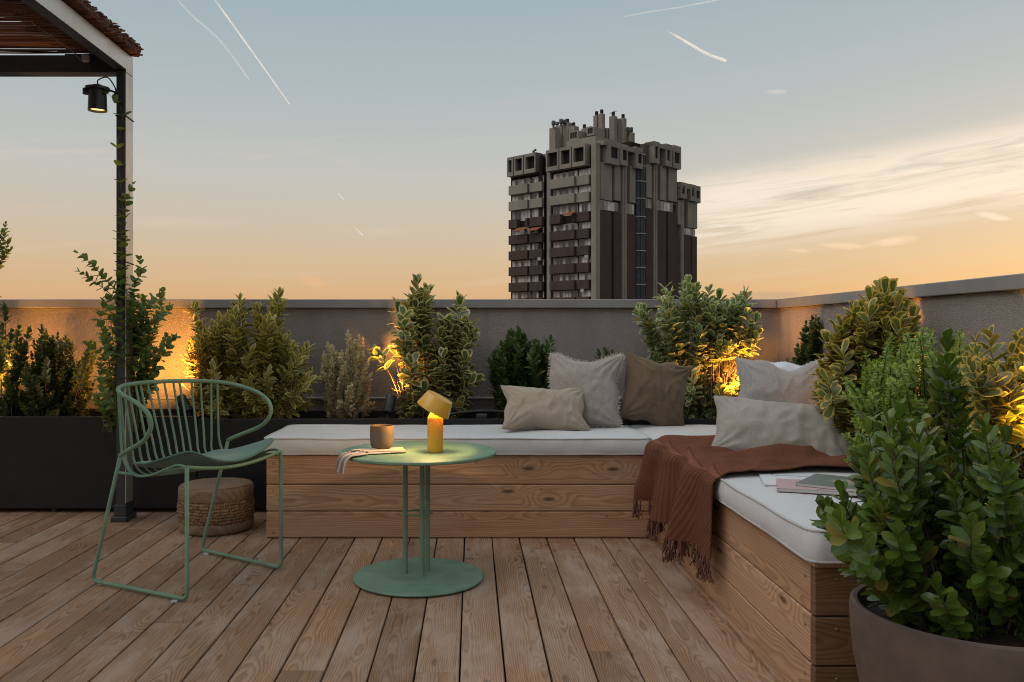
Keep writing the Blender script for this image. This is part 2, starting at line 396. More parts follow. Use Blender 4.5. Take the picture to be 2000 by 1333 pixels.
def throw_mat():
    m, t = mat('rust_knit'); uv = t.uv(); u, v, _ = t.sep(uv)
    rib = t.m('ABSOLUTE', t.m('SINE', t.m('MULTIPLY', v, 520.0))); st = t.m('ABSOLUTE', t.m('SINE', t.m('MULTIPLY', u, 640.0)))
    n = t.noise(uv, 300.0, 3.0, 0.6); b = t.noise(uv, 9.0, 3.0, 0.5)
    h = t.m('ADD', t.m('MULTIPLY', rib, 0.7), t.m('ADD', t.m('MULTIPLY', st, 0.25), t.m('MULTIPLY', n, 0.4)))
    c = t.mix(t.ss(h, 0.3, 1.1), (0.092, 0.034, 0.020), (0.215, 0.088, 0.053)); c = t.mix(t.ss(b, 0.4, 0.7, 0.0, 0.3), c, (0.09, 0.032, 0.018))
    principled(t, c, 0.95, spec=0.1, normal=t.bump(h, 1.0, 0.005), Sheen_Weight=0.3, Sheen_Tint=(0.5, 0.2, 0.1, 1)); return m
RUST = throw_mat()
RUSTF = fabric('rust_fringe_yarn', (0.17, 0.060, 0.033), (0.09, 0.030, 0.016), 400, 0.4)

def stripe_mat():
    m, t = mat('striped_napkin'); u, v, _ = t.sep(t.uv())
    s = t.m('FRACT', t.m('MULTIPLY', v, 5.0)); k = t.m('MULTIPLY', t.ss(s, 0.42, 0.5), t.ss(s, 0.92, 1.0, 1.0, 0.0))
    n = t.noise(t.uv(), 160.0, 2.0); c = t.mix(k, (0.58, 0.50, 0.45), (0.26, 0.17, 0.15))
    c = t.mix(t.ss(n, 0.3, 0.8, 0.0, 0.3), c, (0.35, 0.28, 0.25)); principled(t, c, 0.9, spec=0.1, normal=t.bump(n, 0.3, 0.001)); return m
NAPKIN = stripe_mat()

def cup_mat():
    m, t = mat('stoneware'); p = t.tc('Object'); x, y, z = t.sep(p); n = t.noise(p, 260.0, 3.0, 0.7); b = t.noise(t.vm('MULTIPLY', p, (1, 1, 6)), 30.0, 3.0)
    band = t.ss(t.m('ADD', z, t.m('MULTIPLY', b, 0.008)), 0.068, 0.074)
    c = t.mix(band, (0.150, 0.118, 0.090), (0.175, 0.100, 0.054)); c = t.mix(t.ss(n, 0.55, 0.75, 0.0, 0.6), c, (0.12, 0.085, 0.06))
    principled(t, c, 0.6, spec=0.35, normal=t.bump(n, 0.3, 0.001)); return m
CUP = cup_mat()

def basket_mat(name, coarse):
    m, t = mat(name); u, v, _ = t.sep(t.uv())
    if coarse:
        n = t.noise(t.comb(t.m('MULTIPLY', u, 240.0), t.m('MULTIPLY', v, 60.0), 0.0), 1.0, 4.0, 0.7, 1.5); s = t.m('ABSOLUTE', t.m('SINE', t.m('MULTIPLY', v, 224.0)))
        h = t.m('ADD', t.m('MULTIPLY', n, 1.3), t.m('MULTIPLY', s, 0.18)); c = t.mix(t.ss(h, 0.50, 1.0), (0.060, 0.032, 0.017), (0.42, 0.26, 0.15))
    else:
        n = t.noise(t.comb(t.m('MULTIPLY', u, 300.0), t.m('MULTIPLY', v, 90.0), 0.0), 1.0, 3.0, 0.6); s = t.m('ABSOLUTE', t.m('SINE', t.m('MULTIPLY', v, 620.0)))
        h = t.m('ADD', t.m('MULTIPLY', n, 0.8), t.m('MULTIPLY', s, 0.4)); c = t.mix(t.ss(h, 0.3, 1.0), (0.19, 0.125, 0.08), (0.40, 0.285, 0.195))
    principled(t, c, 0.85, spec=0.2, normal=t.bump(h, 1.0, 0.006)); return m
SEAGRASS = basket_mat('seagrass_weave', True); JUTE = basket_mat('jute_band', False)

def reed_mat():
    m, t = mat('brown_reed'); p = t.tc('Object'); r = t.attr('rnd')
    n = t.noise(t.vm('MULTIPLY', p, (4.0, 160.0, 160.0)), 1.0, 3.0, 0.6)
    c = t.ramp(r, [(0.0, (0.10, 0.040, 0.026)), (0.4, (0.17, 0.070, 0.044)), (0.75, (0.13, 0.055, 0.034)), (1.0, (0.25, 0.135, 0.088))])
    c = t.mix(t.ss(n, 0.35, 0.7, 0.0, 0.6), c, (0.10, 0.042, 0.025)); principled(t, c, 0.6, spec=0.3); return m
REED = reed_mat()

def leaf_mat(name, cols, margin=None, mw=0.62, trans=0.35, rough=0.38, spec=0.5, vein=0.15):
    """leaf colour by its own uv (u -1..1 across, v 0..1 along): variegated margin, midrib; varies leaf to leaf"""
    m, t = mat(name); u, v, _ = t.sep(t.uv()); a = t.m('ABSOLUTE', u)
    r = t.m('FRACT', t.m('ADD', t.attr('rnd'), t.rnd()))
    c = t.ramp(r, [(i / max(1, len(cols) - 1), q) for i, q in enumerate(cols)])
    n = t.noise(t.comb(t.m('MULTIPLY', u, 2.2), t.m('MULTIPLY', v, 4.5), t.m('MULTIPLY', r, 60.0)), 1.0, 3.0, 0.6)
    c = t.mix(t.ss(n, 0.35, 0.7, 0.0, 0.45), c, t.mix(1.0, c, (0.62, 0.66, 0.6), 'MULTIPLY'))
    if margin:
        edge = t.m('MAXIMUM', a, t.m('MULTIPLY', t.m('ABSOLUTE', t.m('SUBTRACT', v, 0.42)), 1.62))
        k = t.ss(t.m('ADD', edge, t.m('MULTIPLY', t.m('SUBTRACT', n, 0.5), 0.55)), mw - 0.05, mw + 0.10)
        mc = t.ramp(t.m('FRACT', t.m('MULTIPLY', r, 5.3)), [(0.0, margin[0]), (1.0, margin[-1])]); c = t.mix(k, c, mc)
    c = t.mix(t.m('MULTIPLY', t.ss(a, 0.03, 0.10, 1.0, 0.0), vein), c, (0.30, 0.34, 0.14))
    old = t.m('MULTIPLY', t.ss(t.m('FRACT', t.m('MULTIPLY', r, 37.7)), 0.945, 0.955), t.ss(n, 0.25, 0.55, 0.35, 1.0))   # a few yellowing leaves
    c = t.mix(t.m('MULTIPLY', old, 0.75), c, (0.30, 0.215, 0.055))
    b = principled(t, c, rough, spec=spec, link=False)
    tr = t.add('ShaderNodeBsdfTranslucent'); t.set(tr.inputs[0], t.mix(1.0, c, (1.25, 1.2, 0.7), 'MULTIPLY'))
    ms = t.add('ShaderNodeMixShader'); t.set(ms.inputs[0], trans); t.l.new(b, ms.inputs[1]); t.l.new(tr.outputs[0], ms.inputs[2]); t.l.new(ms.outputs[0], t.out)
    return m
L_DARK = leaf_mat('leaf_dark_green', [(0.057, 0.096, 0.030), (0.086, 0.140, 0.041), (0.063, 0.114, 0.035)])
L_BOX = leaf_mat('leaf_boxwood', [(0.052, 0.078, 0.024), (0.100, 0.135, 0.038), (0.064, 0.097, 0.027)])
L_OLIVE = leaf_mat('leaf_olive_yellow_edge', [(0.207, 0.229, 0.073), (0.280, 0.286, 0.091), (0.169, 0.195, 0.064)], [(0.722, 0.568, 0.190), (0.580, 0.480, 0.161)], 0.60)
L_SILVER = leaf_mat('leaf_silver_cream', [(0.312, 0.305, 0.195), (0.416, 0.377, 0.260), (0.234, 0.240, 0.143)], [(0.800, 0.702, 0.520), (0.650, 0.585, 0.416)], 0.42, rough=0.55)
L_VARW = leaf_mat('leaf_green_cream_edge', [(0.100, 0.155, 0.051), (0.136, 0.196, 0.070), (0.079, 0.121, 0.041)], [(0.712, 0.627, 0.325), (0.570, 0.526, 0.246)], 0.60, rough=0.33)
L_VARG = leaf_mat('leaf_green_pale_edge', [(0.136, 0.209, 0.089), (0.179, 0.257, 0.113), (0.107, 0.169, 0.068)], [(0.594, 0.582, 0.314), (0.475, 0.493, 0.269)], 0.66, rough=0.36)
L_VARY = leaf_mat('leaf_green_gold_edge', [(0.127, 0.162, 0.048), (0.180, 0.213, 0.058), (0.100, 0.133, 0.037)], [(0.691, 0.509, 0.128), (0.540, 0.411, 0.099)], 0.66)
L_VINE = leaf_mat('leaf_vine_green', [(0.168, 0.251, 0.074), (0.217, 0.307, 0.090), (0.138, 0.214, 0.064), (0.257, 0.318, 0.084)], rough=0.55, spec=0.3)
L_FINE = leaf_mat('leaf_fine_bright_green', [(0.270, 0.385, 0.072), (0.360, 0.476, 0.087), (0.198, 0.303, 0.058)], rough=0.5)
L_POT = leaf_mat('leaf_glossy_green', [(0.086, 0.146, 0.020), (0.121, 0.195, 0.026), (0.056, 0.099, 0.017), (0.156, 0.229, 0.031), (0.074, 0.129, 0.020), (0.181, 0.224, 0.039)], rough=0.26, spec=0.5, vein=0.25, trans=.28)
def simple(name, c, rough=0.8, spec=0.3):
    m, t = mat(name); n = t.noise(t.geo(), 60.0, 4.0, 0.6); principled(t, t.mix(t.ss(n, 0.35, 0.7), c, tuple(k * 0.6 for k in c)), rough, spec=spec, normal=t.bump(n, 0.5, 0.004)); return m
STEM = simple('stem_bark', (0.13, 0.088, 0.055)); STEMG = simple('stem_green', (0.11, 0.13, 0.045), 0.6); SOIL = simple('potting_soil', (0.030, 0.021, 0.016), 0.95)
def pot_mat():
    m, t = mat('brown_clay_pot'); p = t.geo(); n = t.noise(p, 14.0, 5.0, 0.65); f = t.noise(p, 420.0, 3.0, 0.6)
    c = t.mix(t.ss(n, 0.3, 0.75), (0.128, 0.092, 0.076), (0.092, 0.066, 0.054)); c = t.mix(t.ss(f, 0.5, 0.8, 0.0, 0.4), c, (0.16, 0.125, 0.112))
    principled(t, c, 0.75, spec=0.3, normal=t.bump(t.m('ADD', f, n), 0.15, 0.002)); return m
POTM = pot_mat()
def emit(name, c, s):
    m, t = mat(name); e = t.add('ShaderNodeEmission'); t.set(e.inputs[0], c); t.set(e.inputs[1], s); t.l.new(e.outputs[0], t.out); return m
GLOW = emit('warm_led_disc', (1.0, 0.60, 0.20), 9.0); GLOWS = emit('warm_lamp_disc', (1.0, 0.62, 0.22), 2.2)
# ------------------------------------------------------------------ ground, slab, deck
rng = random.Random(7)
CITY = simple('city_ground', (0.10, 0.095, 0.085), 0.95)
g = MB(); g.add([(-6000, -6000, -26), (6000, -6000, -26), (6000, 9000, -26), (-6000, 9000, -26)], [(0, 1, 2, 3)])
g.build('ground', CITY, kind='structure')
SLABM = simple('roof_slab_dark', (0.022, 0.018, 0.016), 0.95)
MB().box(-5.2, 2.2, -1.5, 5.3, -0.6, -0.045).build('roof_slab', SLABM, kind='structure')

def oriented(name, cx, cy, cz, L, W, T, M, m, parent, c=0.002, root=None):
    """one board: local Y along L, local X across W, Z through T; M columns are the world axes"""
    me = bpy.data.meshes.new(name); v, f = chamfer(-W / 2, W / 2, -L / 2, L / 2, -T / 2, T / 2, c)
    me.from_pydata(v, [], f); me.materials.append(m); me.update()
    o = bpy.data.objects.new(name, me); COL.objects.link(o); o.parent = parent
    q = Matrix.Identity(4)
    for j in range(3):
        for i in range(3): q[i][j] = M[j][i]
    q.translation = Vector((cx, cy, cz)) - parent.location
    o.matrix_local = q; return o
AX_Y = ((1, 0, 0), (0, 1, 0), (0, 0, 1))
AX_X = ((0, 0, 1), (1, 0, 0), (0, 1, 0))       # length along world X, width up
AX_YV = ((0, 0, 1), (0, 1, 0), (-1, 0, 0))     # length along world Y, width up

deck = bpy.data.objects.new('deck', None); COL.objects.link(deck); deck['kind'] = 'structure'
PITCH = 0.126
for k in range(-30, 8):
    x0 = 0.0936 + k * PITCH; xc = x0 + PITCH / 2
    yend = 4.60 if xc < -0.95 else 4.0
    y = 0.7 - rng.random() * 1.6
    while y < yend:
        L = rng.choice([1.3, 1.7, 2.1, 2.4, 2.7]) + rng.uniform(-.15, .15); y1 = min(y + L, yend)
        if yend - y1 < 0.25: y1 = yend
        if y1 - y > 0.1:
            oriented('plank', xc + rng.uniform(-.0006, .0006), (y + y1) / 2, -0.0135 + rng.uniform(-.0008, .0008), y1 - y - 0.0030, PITCH - 0.0050 - rng.uniform(0, .0010), 0.026, AX_Y, DECK, deck, 0.0022)
        y = y1
# ------------------------------------------------------------------ parapet walls
WY, WX = 4.945, 1.800
def coping(parent, x0, x1, y0, y1): MB().box(x0, x1, y0, y1, 1.087, 1.138, .003).build('coping', CAPM, parent)
wb = thing('parapet_wall', 'long rendered parapet behind the planters, running straight across under the skyline', 'wall', (0, WY, 0))
MB().box(-5.2, WX, WY, 5.15, -0.05, 1.0855).build('wall_body', STUCCO, wb)
for a, b in ((-5.2, -1.882), (-1.879, -0.317), (-0.314, 1.7755)): coping(wb, a, b, 4.918, 5.18)
fl = MB().box(-5.2, WX - .004, WY - 0.016, WY - .001, 0.30, 0.556).build('flashing', STUCCO, wb)
MB().tube([(-5.2, WY - 0.022, 0.562), (-2, WY - .022, .561), (WX - .01, WY - 0.022, 0.562)], 0.0085, 8).build('flashing_lip', PIPE, wb, 'auto')
wr = thing('parapet_wall', 'shorter rendered parapet meeting the long one at the corner, beside the gold-edged shrubs', 'wall', (WX, 3, 0))
MB().box(WX, 2.02, -1.2, 5.15, -0.05, 1.0855).build('wall_body', STUCCO, wr)
for a, b in ((3.094, 5.18), (1.243, 3.091), (-1.2, 1.24)): coping(wr, 1.777, 2.05, a, b)

# ------------------------------------------------------------------ planters
def planter(label, x0, x1, y0, y1, z1, feet):
    o = thing('planter_box', label, 'planter', ((x0 + x1) / 2, (y0 + y1) / 2, 0), 'black planter boxes along the parapet')
    z0 = 0.022; t_ = 0.022; b = MB()
    b.box(x0, x1, y0, y0 + t_, z0, z1, .002).box(x0, x1, y1 - t_, y1, z0, z1, .002)
    b.box(x0, x0 + t_, y0 + t_, y1 - t_, z0, z1 - .001).box(x1 - t_, x1, y0 + t_, y1 - t_, z0, z1 - .001).box(x0 + t_, x1 - t_, y0 + t_, y1 - t_, z0, z0 + .01)
    b.build('box', BLACK, o)
    sm = MB(); nx, ny = max(6, int((x1 - x0) / .05)), max(6, int((y1 - y0) / .05)); v = []; f = []
    for i in range(nx + 1):
        for j in range(ny + 1):
            x = x0 + t_ + (x1 - x0 - 2 * t_) * i / nx; y = y0 + t_ + (y1 - y0 - 2 * t_) * j / ny
            v.append((x, y, z1 - 0.045 + 0.018 * mnoise.noise(Vector((x * 9, y * 9, 1)))))
    for i in range(nx):
        for j in range(ny): a = i * (ny + 1) + j; f.append((a, a + ny + 1, a + ny + 2, a + 1))
    sm.add(v, f).build('soil', SOIL, o, True)
    for fx, fy in feet: MB().lathe([(0, 0), (.016, 0), (.016, .021), (0, .021)], (fx, fy, 0), 10).build('foot', BLACKL, o)
    return o
planter('black planter box on small feet behind the pergola post and wire chair', -3.9, -1.441, 4.43, 4.905, 0.503, [(-2.2, 4.46), (-1.5, 4.46), (-3.4, 4.46)])
planter('black planter box behind the bench with the table lamp before it', -1.437, 1.395, 4.43, 4.905, 0.492, [(-1.38, 4.46), (1.3, 4.46)])
planter('black planter box behind the bench arm that holds the magazines', 1.402, 1.765, 1.62, 4.425, 0.492, [(1.45, 1.7), (1.45, 4.3)])

# ------------------------------------------------------------------ benches
def screw(parent, p, axis):
    M = Vector((0, 0, 1)).rotation_difference(Vector(axis)).to_matrix()
    MB().lathe([(0, .0016), (.0035, .0016), (.0045, .0)], p, 10, M).build('screw', STEEL, parent)
BH = 0.381; PW = 0.1195
bl = thing('bench', 'pine-clad bench running along the planter, under the long white cushion', 'bench', (0, 4.1, 0), 'corner bench units')
for i in range(3):
    zc = 0.003 + PW / 2 + i * (PW + .0036)
    oriented('plank', (-.943 + .842) / 2, 3.893, zc, 1.784, PW, 0.026, AX_X, BENCH, bl, .0035)
    oriented('plank', -.930, 4.165, zc, 0.514, PW, 0.026, AX_YV, BENCH, bl)
oriented('top_board', (-.943 + .842) / 2, 4.152, 0.3745, 1.784, 0.54, 0.0125, ((0, 1, 0), (1, 0, 0), (0, 0, -1)), BENCH, bl)
br = thing('bench', 'pine-clad bench arm coming forward to the clay pot, under throw and magazines', 'bench', (1.1, 3, 0), 'corner bench units')
for i in range(3):
    zc = 0.003 + PW / 2 + i * (PW + .0036)
    oriented('plank', .857, (2.1085 + 3.878) / 2, zc, 1.769, PW, 0.026, AX_YV, BENCH, br, .0035)
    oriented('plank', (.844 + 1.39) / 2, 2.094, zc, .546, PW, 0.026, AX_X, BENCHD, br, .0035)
    for yy in (2.135, ): screw(br, (.8435, yy, zc + .025), (-1, 0, 0))
    screw(br, (.90, 2.0805, zc + .03), (0, -1, 0))
    screw(bl, (-.91, 3.8795, zc + .035 * (1 if i else -1)), (0, -1, 0)); screw(bl, (.62 - .3 * i, 3.8795, zc + .04), (0, -1, 0))
oriented('top_board', 1.117, 3.25, 0.3745, 2.34, 0.546, 0.0125, AX_Y, BENCH, br)
oriented('skirting', .8345, 2.98, .008, 1.79, 0.017, 0.016, AX_Y, DECK, br)

# ------------------------------------------------------------------ mattress cushions
def loop_rr(hx, hy, r, n):
    """rounded rectangle outline"""
    P = []
    for (sx, sy, a0) in ((1, 1, 0), (-1, 1, 90), (-1, -1, 180), (1, -1, 270)):
        for k in range(n + 1):
            a = R(a0 + 90 * k / n); P.append((sx * (hx - r) + r * math.cos(a), sy * (hy - r) + r * math.sin(a)))
    return P
def rr_map(u, v, hx, hy, r):
    x, y = u * hx, v * hy; ax, ay = abs(x) - (hx - r), abs(y) - (hy - r)
    if ax > 0 and ay > 0:
        l = max(ax, ay); n = math.hypot(ax, ay); k = l / n if n > 0 else 1
        x = math.copysign(hx - r + ax * k, x); y = math.copysign(hy - r + ay * k, y)
    return x, y
def mattress(label, x0, x1, y0, y1, z0, z1, seed):
    cx, cy = (x0 + x1) / 2, (y0 + y1) / 2; hx, hy = (x1 - x0) / 2, (y1 - y0) / 2; r = .035
    o = thing('seat_cushion', label, 'cushion', (cx, cy, z0), 'white seat cushions on the bench')
    nx, ny = int(hx * 2 / .022), int(hy * 2 / .022); b = MB(); v = []; f = []; H = z1 - z0
    def wob(x, y): return .0075 * mnoise.noise(Vector((x * 2.3, y * 2.3, seed))) + .0034 * mnoise.noise(Vector((x * 9, y * 9, seed + 4)))
    def edge(x, y): return .0062 * mnoise.noise(Vector((x * 4.1, y * 4.1, seed + 9)))
    for i in range(nx + 1):
        for j in range(ny + 1):
            u, w = -1 + 2 * i / nx, -1 + 2 * j / ny; x, y = rr_map(u, w, hx, hy, r)
            e = min(1, (1 - abs(u)) * hx / .09) ; e2 = min(1, (1 - abs(w)) * hy / .09)
            k = (1 - (1 - e) ** 2) * (1 - (1 - e2) ** 2)
            v.append((cx + x, cy + y, z1 + edge(cx + x, cy + y) + k * (.011 + wob(cx + x, cy + y))))
    for i in range(nx):
        for j in range(ny): a = i * (ny + 1) + j; f.append((a, a + ny + 1, a + ny + 2, a + 1))
    b.add(v, f)
    P = []                                             # sides: dense outline, bulging a little, with vertical puckers
    L = loop_rr(hx, hy, r, 6)
    for i in range(len(L)):
        a, c = L[i], L[(i + 1) % len(L)]; d = math.dist(a, c); n = max(1, int(d / .022))
        for k in range(n): P.append((a[0] + (c[0] - a[0]) * k / n, a[1] + (c[1] - a[1]) * k / n))
    m = len(P); rows = 7; v = []; f = []
    for q in range(rows + 1):
        h = q / rows; bul = 4 * h * (1 - h) * .006
        for i in range(m):
            a, c = P[i - 1], P[(i + 1) % m]; tx, ty = c[0] - a[0], c[1] - a[1]; l = math.hypot(tx, ty) or 1
            n_ = (ty / l, -tx / l); X_, Y_ = cx + P[i][0], cy + P[i][1]
            wv = bul * (1 + .8 * mnoise.noise(Vector((X_ * 7, Y_ * 7, seed)))) + 4 * h * (1 - h) * .0036 * mnoise.noise(Vector((X_ * 34, Y_ * 34, seed + 2 + h)))
            zz = z0 + .001 + (z1 - z0) * h + edge(X_, Y_) * h + (1 - h) * abs(edge(X_ + 3, Y_)) * .9
            v.append((X_ + n_[0] * wv, Y_ + n_[1] * wv, zz))
    for q in range(rows):
        for i in range(m): j = (i + 1) % m; f.append((q * m + i, q * m + j, (q + 1) * m + j, (q + 1) * m + i))
    b.add(v, f)
    b.build('cover', WHITE, o, 'auto')
    for h in (0, 1):
        pts = []
        for (px_, py_) in P[::2]:
            X_, Y_ = cx + px_, cy + py_
            pts.append((X_, Y_, (z1 + edge(X_, Y_)) if h else z0 + .004 + abs(edge(X_ + 3, Y_)) * .9))
        MB().tube(pts, .0042, 6, closed=True).build('piping', PIPING, o, True)
    return o
mattress('long white seat cushion running along the planter behind the green table', -.957, .820, 3.872, 4.422, BH + .001, .458, 1)
mattress('white seat cushion under the rust throw and the magazines', .828, 1.388, 2.062, 4.418, BH + .001, .458, 5)
# ------------------------------------------------------------------ tower block beyond the parapet (local frame: +x along its right face, +y along its left face)
TP = (22.0, 150.0)
tower = thing('tower_block', 'brown brick and grey concrete high-rise with stepped rooftop beyond the parapet', 'building', (TP[0], TP[1], 0), None, R(45))
def bL(px): k = (px - VX) / F; return (TP[0] - TP[1] * k) / (.70711 * (1 + k))
def bR(px): k = (px - VX) / F; return (TP[1] * k - TP[0]) / (.70711 * (1 - k))
def zt(t_, py): return HC + (VY - py) * (TP[1] + .70711 * t_) / F
def concrete(name, c, brick=False):
    m, t = mat(name); p = t.tc('Object'); x, y, z = t.sep(p)
    n = t.noise(p, .35, 5.0, 0.6); s = t.noise(t.vm('MULTIPLY', p, (1.5, 1.5, .08)), 1.0, 4.0, 0.6); f_ = t.noise(p, 6.0, 3.0)
    cc = t.mix(t.ss(n, 0.3, 0.75), c, tuple(k * .78 for k in c)); cc = t.mix(t.ss(s, .5, .8, 0, .5), cc, tuple(k * .6 for k in c))
    if brick:
        l = t.m('FRACT', t.m('MULTIPLY', z, 6.0)); cc = t.mix(t.ss(l, .8, .9, 0, .4), cc, tuple(k * 1.5 for k in c))
    cc = t.mix(t.ss(f_, .4, .8, 0, .25), cc, tuple(k * .6 for k in c)); principled(t, cc, .9, spec=.2); return m
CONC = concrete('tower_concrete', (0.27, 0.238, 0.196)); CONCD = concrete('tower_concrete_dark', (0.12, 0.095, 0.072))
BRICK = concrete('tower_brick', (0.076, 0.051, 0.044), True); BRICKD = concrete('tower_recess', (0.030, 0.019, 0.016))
DARKO = simple('tower_opening', (0.022, 0.017, 0.015)); FRAMET = simple('tower_window_frame', (0.42, 0.39, 0.37))
def tglass(name, c, rough, spec=.6):
    m, t = mat(name); n = t.noise(t.tc('Object'), .8, 3.0); principled(t, t.mix(t.ss(n, .3, .7), c, tuple(k * .6 for k in c)), rough, spec=spec); return m
GL_D = tglass('window_glass_dark', (0.035, 0.032, 0.032), .12, .8); GL_B = tglass('window_blind_pale', (0.66, 0.58, 0.54), .5); GL_M = tglass('window_curtain', (0.34, 0.28, 0.25), .4)
GL_S = tglass('stair_glass', (0.050, 0.056, 0.072), .45, .25); AWN = simple('orange_awning', (0.30, 0.10, 0.045))
def tb(name, m, x0, x1, y0, y1, z0, z1, c=0.0, parent=None): return MB().box(x0, x1, y0, y1, z0, z1, c).build(name, m, parent or tower)
ZB = -26.0
trng = random.Random(3)
yA, yB, yC, yD = bL(1127), bL(1079), bL(1061), bL(993)        # left-face stations
y_n1, y_n0 = bL(1128.5), bL(1152.5)
ztop = zt(0, 279)
# cores
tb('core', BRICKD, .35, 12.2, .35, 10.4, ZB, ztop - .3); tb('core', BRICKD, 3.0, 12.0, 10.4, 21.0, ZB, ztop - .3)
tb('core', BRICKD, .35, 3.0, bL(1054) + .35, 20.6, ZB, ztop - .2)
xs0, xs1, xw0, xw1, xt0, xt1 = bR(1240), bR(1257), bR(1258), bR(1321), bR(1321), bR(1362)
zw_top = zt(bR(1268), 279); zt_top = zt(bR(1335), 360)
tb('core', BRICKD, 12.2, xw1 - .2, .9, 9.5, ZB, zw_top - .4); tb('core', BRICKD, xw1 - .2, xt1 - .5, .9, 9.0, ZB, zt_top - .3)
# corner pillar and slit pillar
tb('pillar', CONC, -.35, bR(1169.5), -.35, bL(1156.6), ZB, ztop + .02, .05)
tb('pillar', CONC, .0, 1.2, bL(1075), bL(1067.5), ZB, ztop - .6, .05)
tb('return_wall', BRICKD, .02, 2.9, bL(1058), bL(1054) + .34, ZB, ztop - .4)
# left-face storeys
def window(x, y0, y1, z0, z1, n, seed):
    """glazed band set back in the left face: frame with one pane object per light"""
    r_ = random.Random(seed); w = (y1 - y0) / n
    fr = MB(); fr.box(x - .05, x + .05, y0, y1, z1 - .12, z1).box(x - .05, x + .05, y0, y1, z0, z0 + .08)
    for k in range(n + 1): fr.box(x - .05, x + .05, y0 + w * k - .04, y0 + w * k + .04, z0 + .08, z1 - .12)
    o = fr.build('window', FRAMET, tower)
    for k in range(n):
        m = r_.choices((GL_D, GL_B, GL_M), (4, 5, 2))[0]
        tb('pane', m, x - .01, x + .02, y0 + w * k + .04, y0 + w * (k + 1) - .04, z0 + .08, z1 - .12, 0, o)
par = [29.0, 25.95, 22.45, 19.4, 16.35, 13.3, 10.25, 7.2, 4.1, 1.0, -2, -5.05, -8.1]
def storeys(x, bays, lift):
    for k, zp in enumerate(par):
        m = CONC if k < 2 else BRICK
        for bi, (b0, b1, prot, n) in enumerate(bays):
            h = 1.75 if k < 2 else 1.72
            zz = zp + lift
            if k == 2 and bi == 0:                                     # broken parapet under the big glazing, as in the photo
                tb('parapet', m, x - prot, x + .3, (b0 * .45 + b1 * .55), b1, zz - h, zz, .04)
                tb('parapet', m, x - prot, x + .3, b0, b0 + .5, zz - h, zz, .04)
            else: tb('parapet', m, x - prot, x + .3, b0, b1, zz - h, zz, .04)
            if k >= 1 and zz > -3:
                top = par[k - 1] + lift - h - .05
                window(x + .3, b0 + .1, b1 - .1, zz - .3, min(top, zz + 2.1), n, k * 7 + bi + int(b0 * 10))
            elif k == 0: window(x + .3, b0 + .1, b1 - .1, zz - .3, zz + 1.2, n, 90 + bi + int(b0))
storeys(0, [(yA, yB, .9, 8), (y_n0, y_n1, .45, 4)], 0)
storeys(0, [(bL(1034.5), bL(998), .75, 6), (bL(1061), bL(1036.5), .45, 5)], .1)
for (x, y0, y1, z) in ((-.9, bL(1036), bL(1014), 19.5), (-.6, bL(1060), bL(1040), 19.3), (-.85, yA, bL(1112), 21.3)):
    MB().add([(x + .5, y0, z + 1.4), (x + .5, y1, z + 1.4), (x - 1.0, y1, z + .7), (x - 1.0, y0, z + .7), (x + .5, y0, z + 1.32), (x + .5, y1, z + 1.32), (x - 1.0, y1, z + .6), (x - 1.0, y0, z + .6)],
             [(0, 1, 2, 3), (7, 6, 5, 4), (0, 3, 7, 4), (1, 5, 6, 2), (2, 6, 7, 3)]).build('awning', AWN, tower)
for (y, z) in ((bL(1140), 8.0), (bL(1148), 14.0), (bL(1056), 14.3)): tb('air_conditioner', FRAMET, -.5, -.1, y - .35, y + .35, z, z + .6)
# boxed cornice with deep square openings
def boxed(x_front, depth, stations, z0, z1, margin):
    """row of concrete boxes on the left face, each a frame round a dark recess"""
    mt, mbm = margin * 1.7, margin * 2.3
    for (a, b) in stations:
        f = MB(); f.box(x_front, x_front + depth, a, b, z1 - mt, z1).box(x_front, x_front + depth, a, b, z0, z0 + mbm)
        f.box(x_front, x_front + depth, a, a + margin, z0 + mbm, z1 - mt).box(x_front, x_front + depth, b - margin, b, z0 + mbm, z1 - mt)
        f.box(x_front + depth * .8, x_front + depth, a + margin, b - margin, z0 + mbm, z1 - mt)
        o = f.build('cornice_box', CONC, tower)
        g_ = MB(); n = 6
        for i in range(n):
            yy = a + margin + (b - a - 2 * margin) * (i + .5) / n; g_.box(x_front + depth * .3, x_front + depth * .32, yy - .04, yy + .04, z0 + mbm, z1 - mt)
        g_.box(x_front + depth * .5, x_front + depth * .52, a + margin, b - margin, z0 + mbm, z1 - mt)
        g_.build('opening', DARKO, o)
S = lambda *p: [(bL(p[i]), bL(p[i + 1])) for i in range(0, len(p), 2)]
boxed(-1.1, 2.0, S(1098, 1073.5, 1122.5, 1100, 1150, 1124.5), 30.6, ztop, .34)
boxed(-1.1, 2.0, S(1009, 997.5, 1029, 1011, 1054, 1031), 30.9, ztop + .1, .34)
tb('cornice_end', CONC, -1.1, 2.8, bL(1054) , bL(1054) + .4, 30.9, ztop + .08); tb('roof_edge', CONC, .9, 12, 10.0, 21.2, ztop - .8, ztop)
tb('roof_edge', CONC, .9, 12.0, .5, 10.0, ztop - .5, ztop - .02)
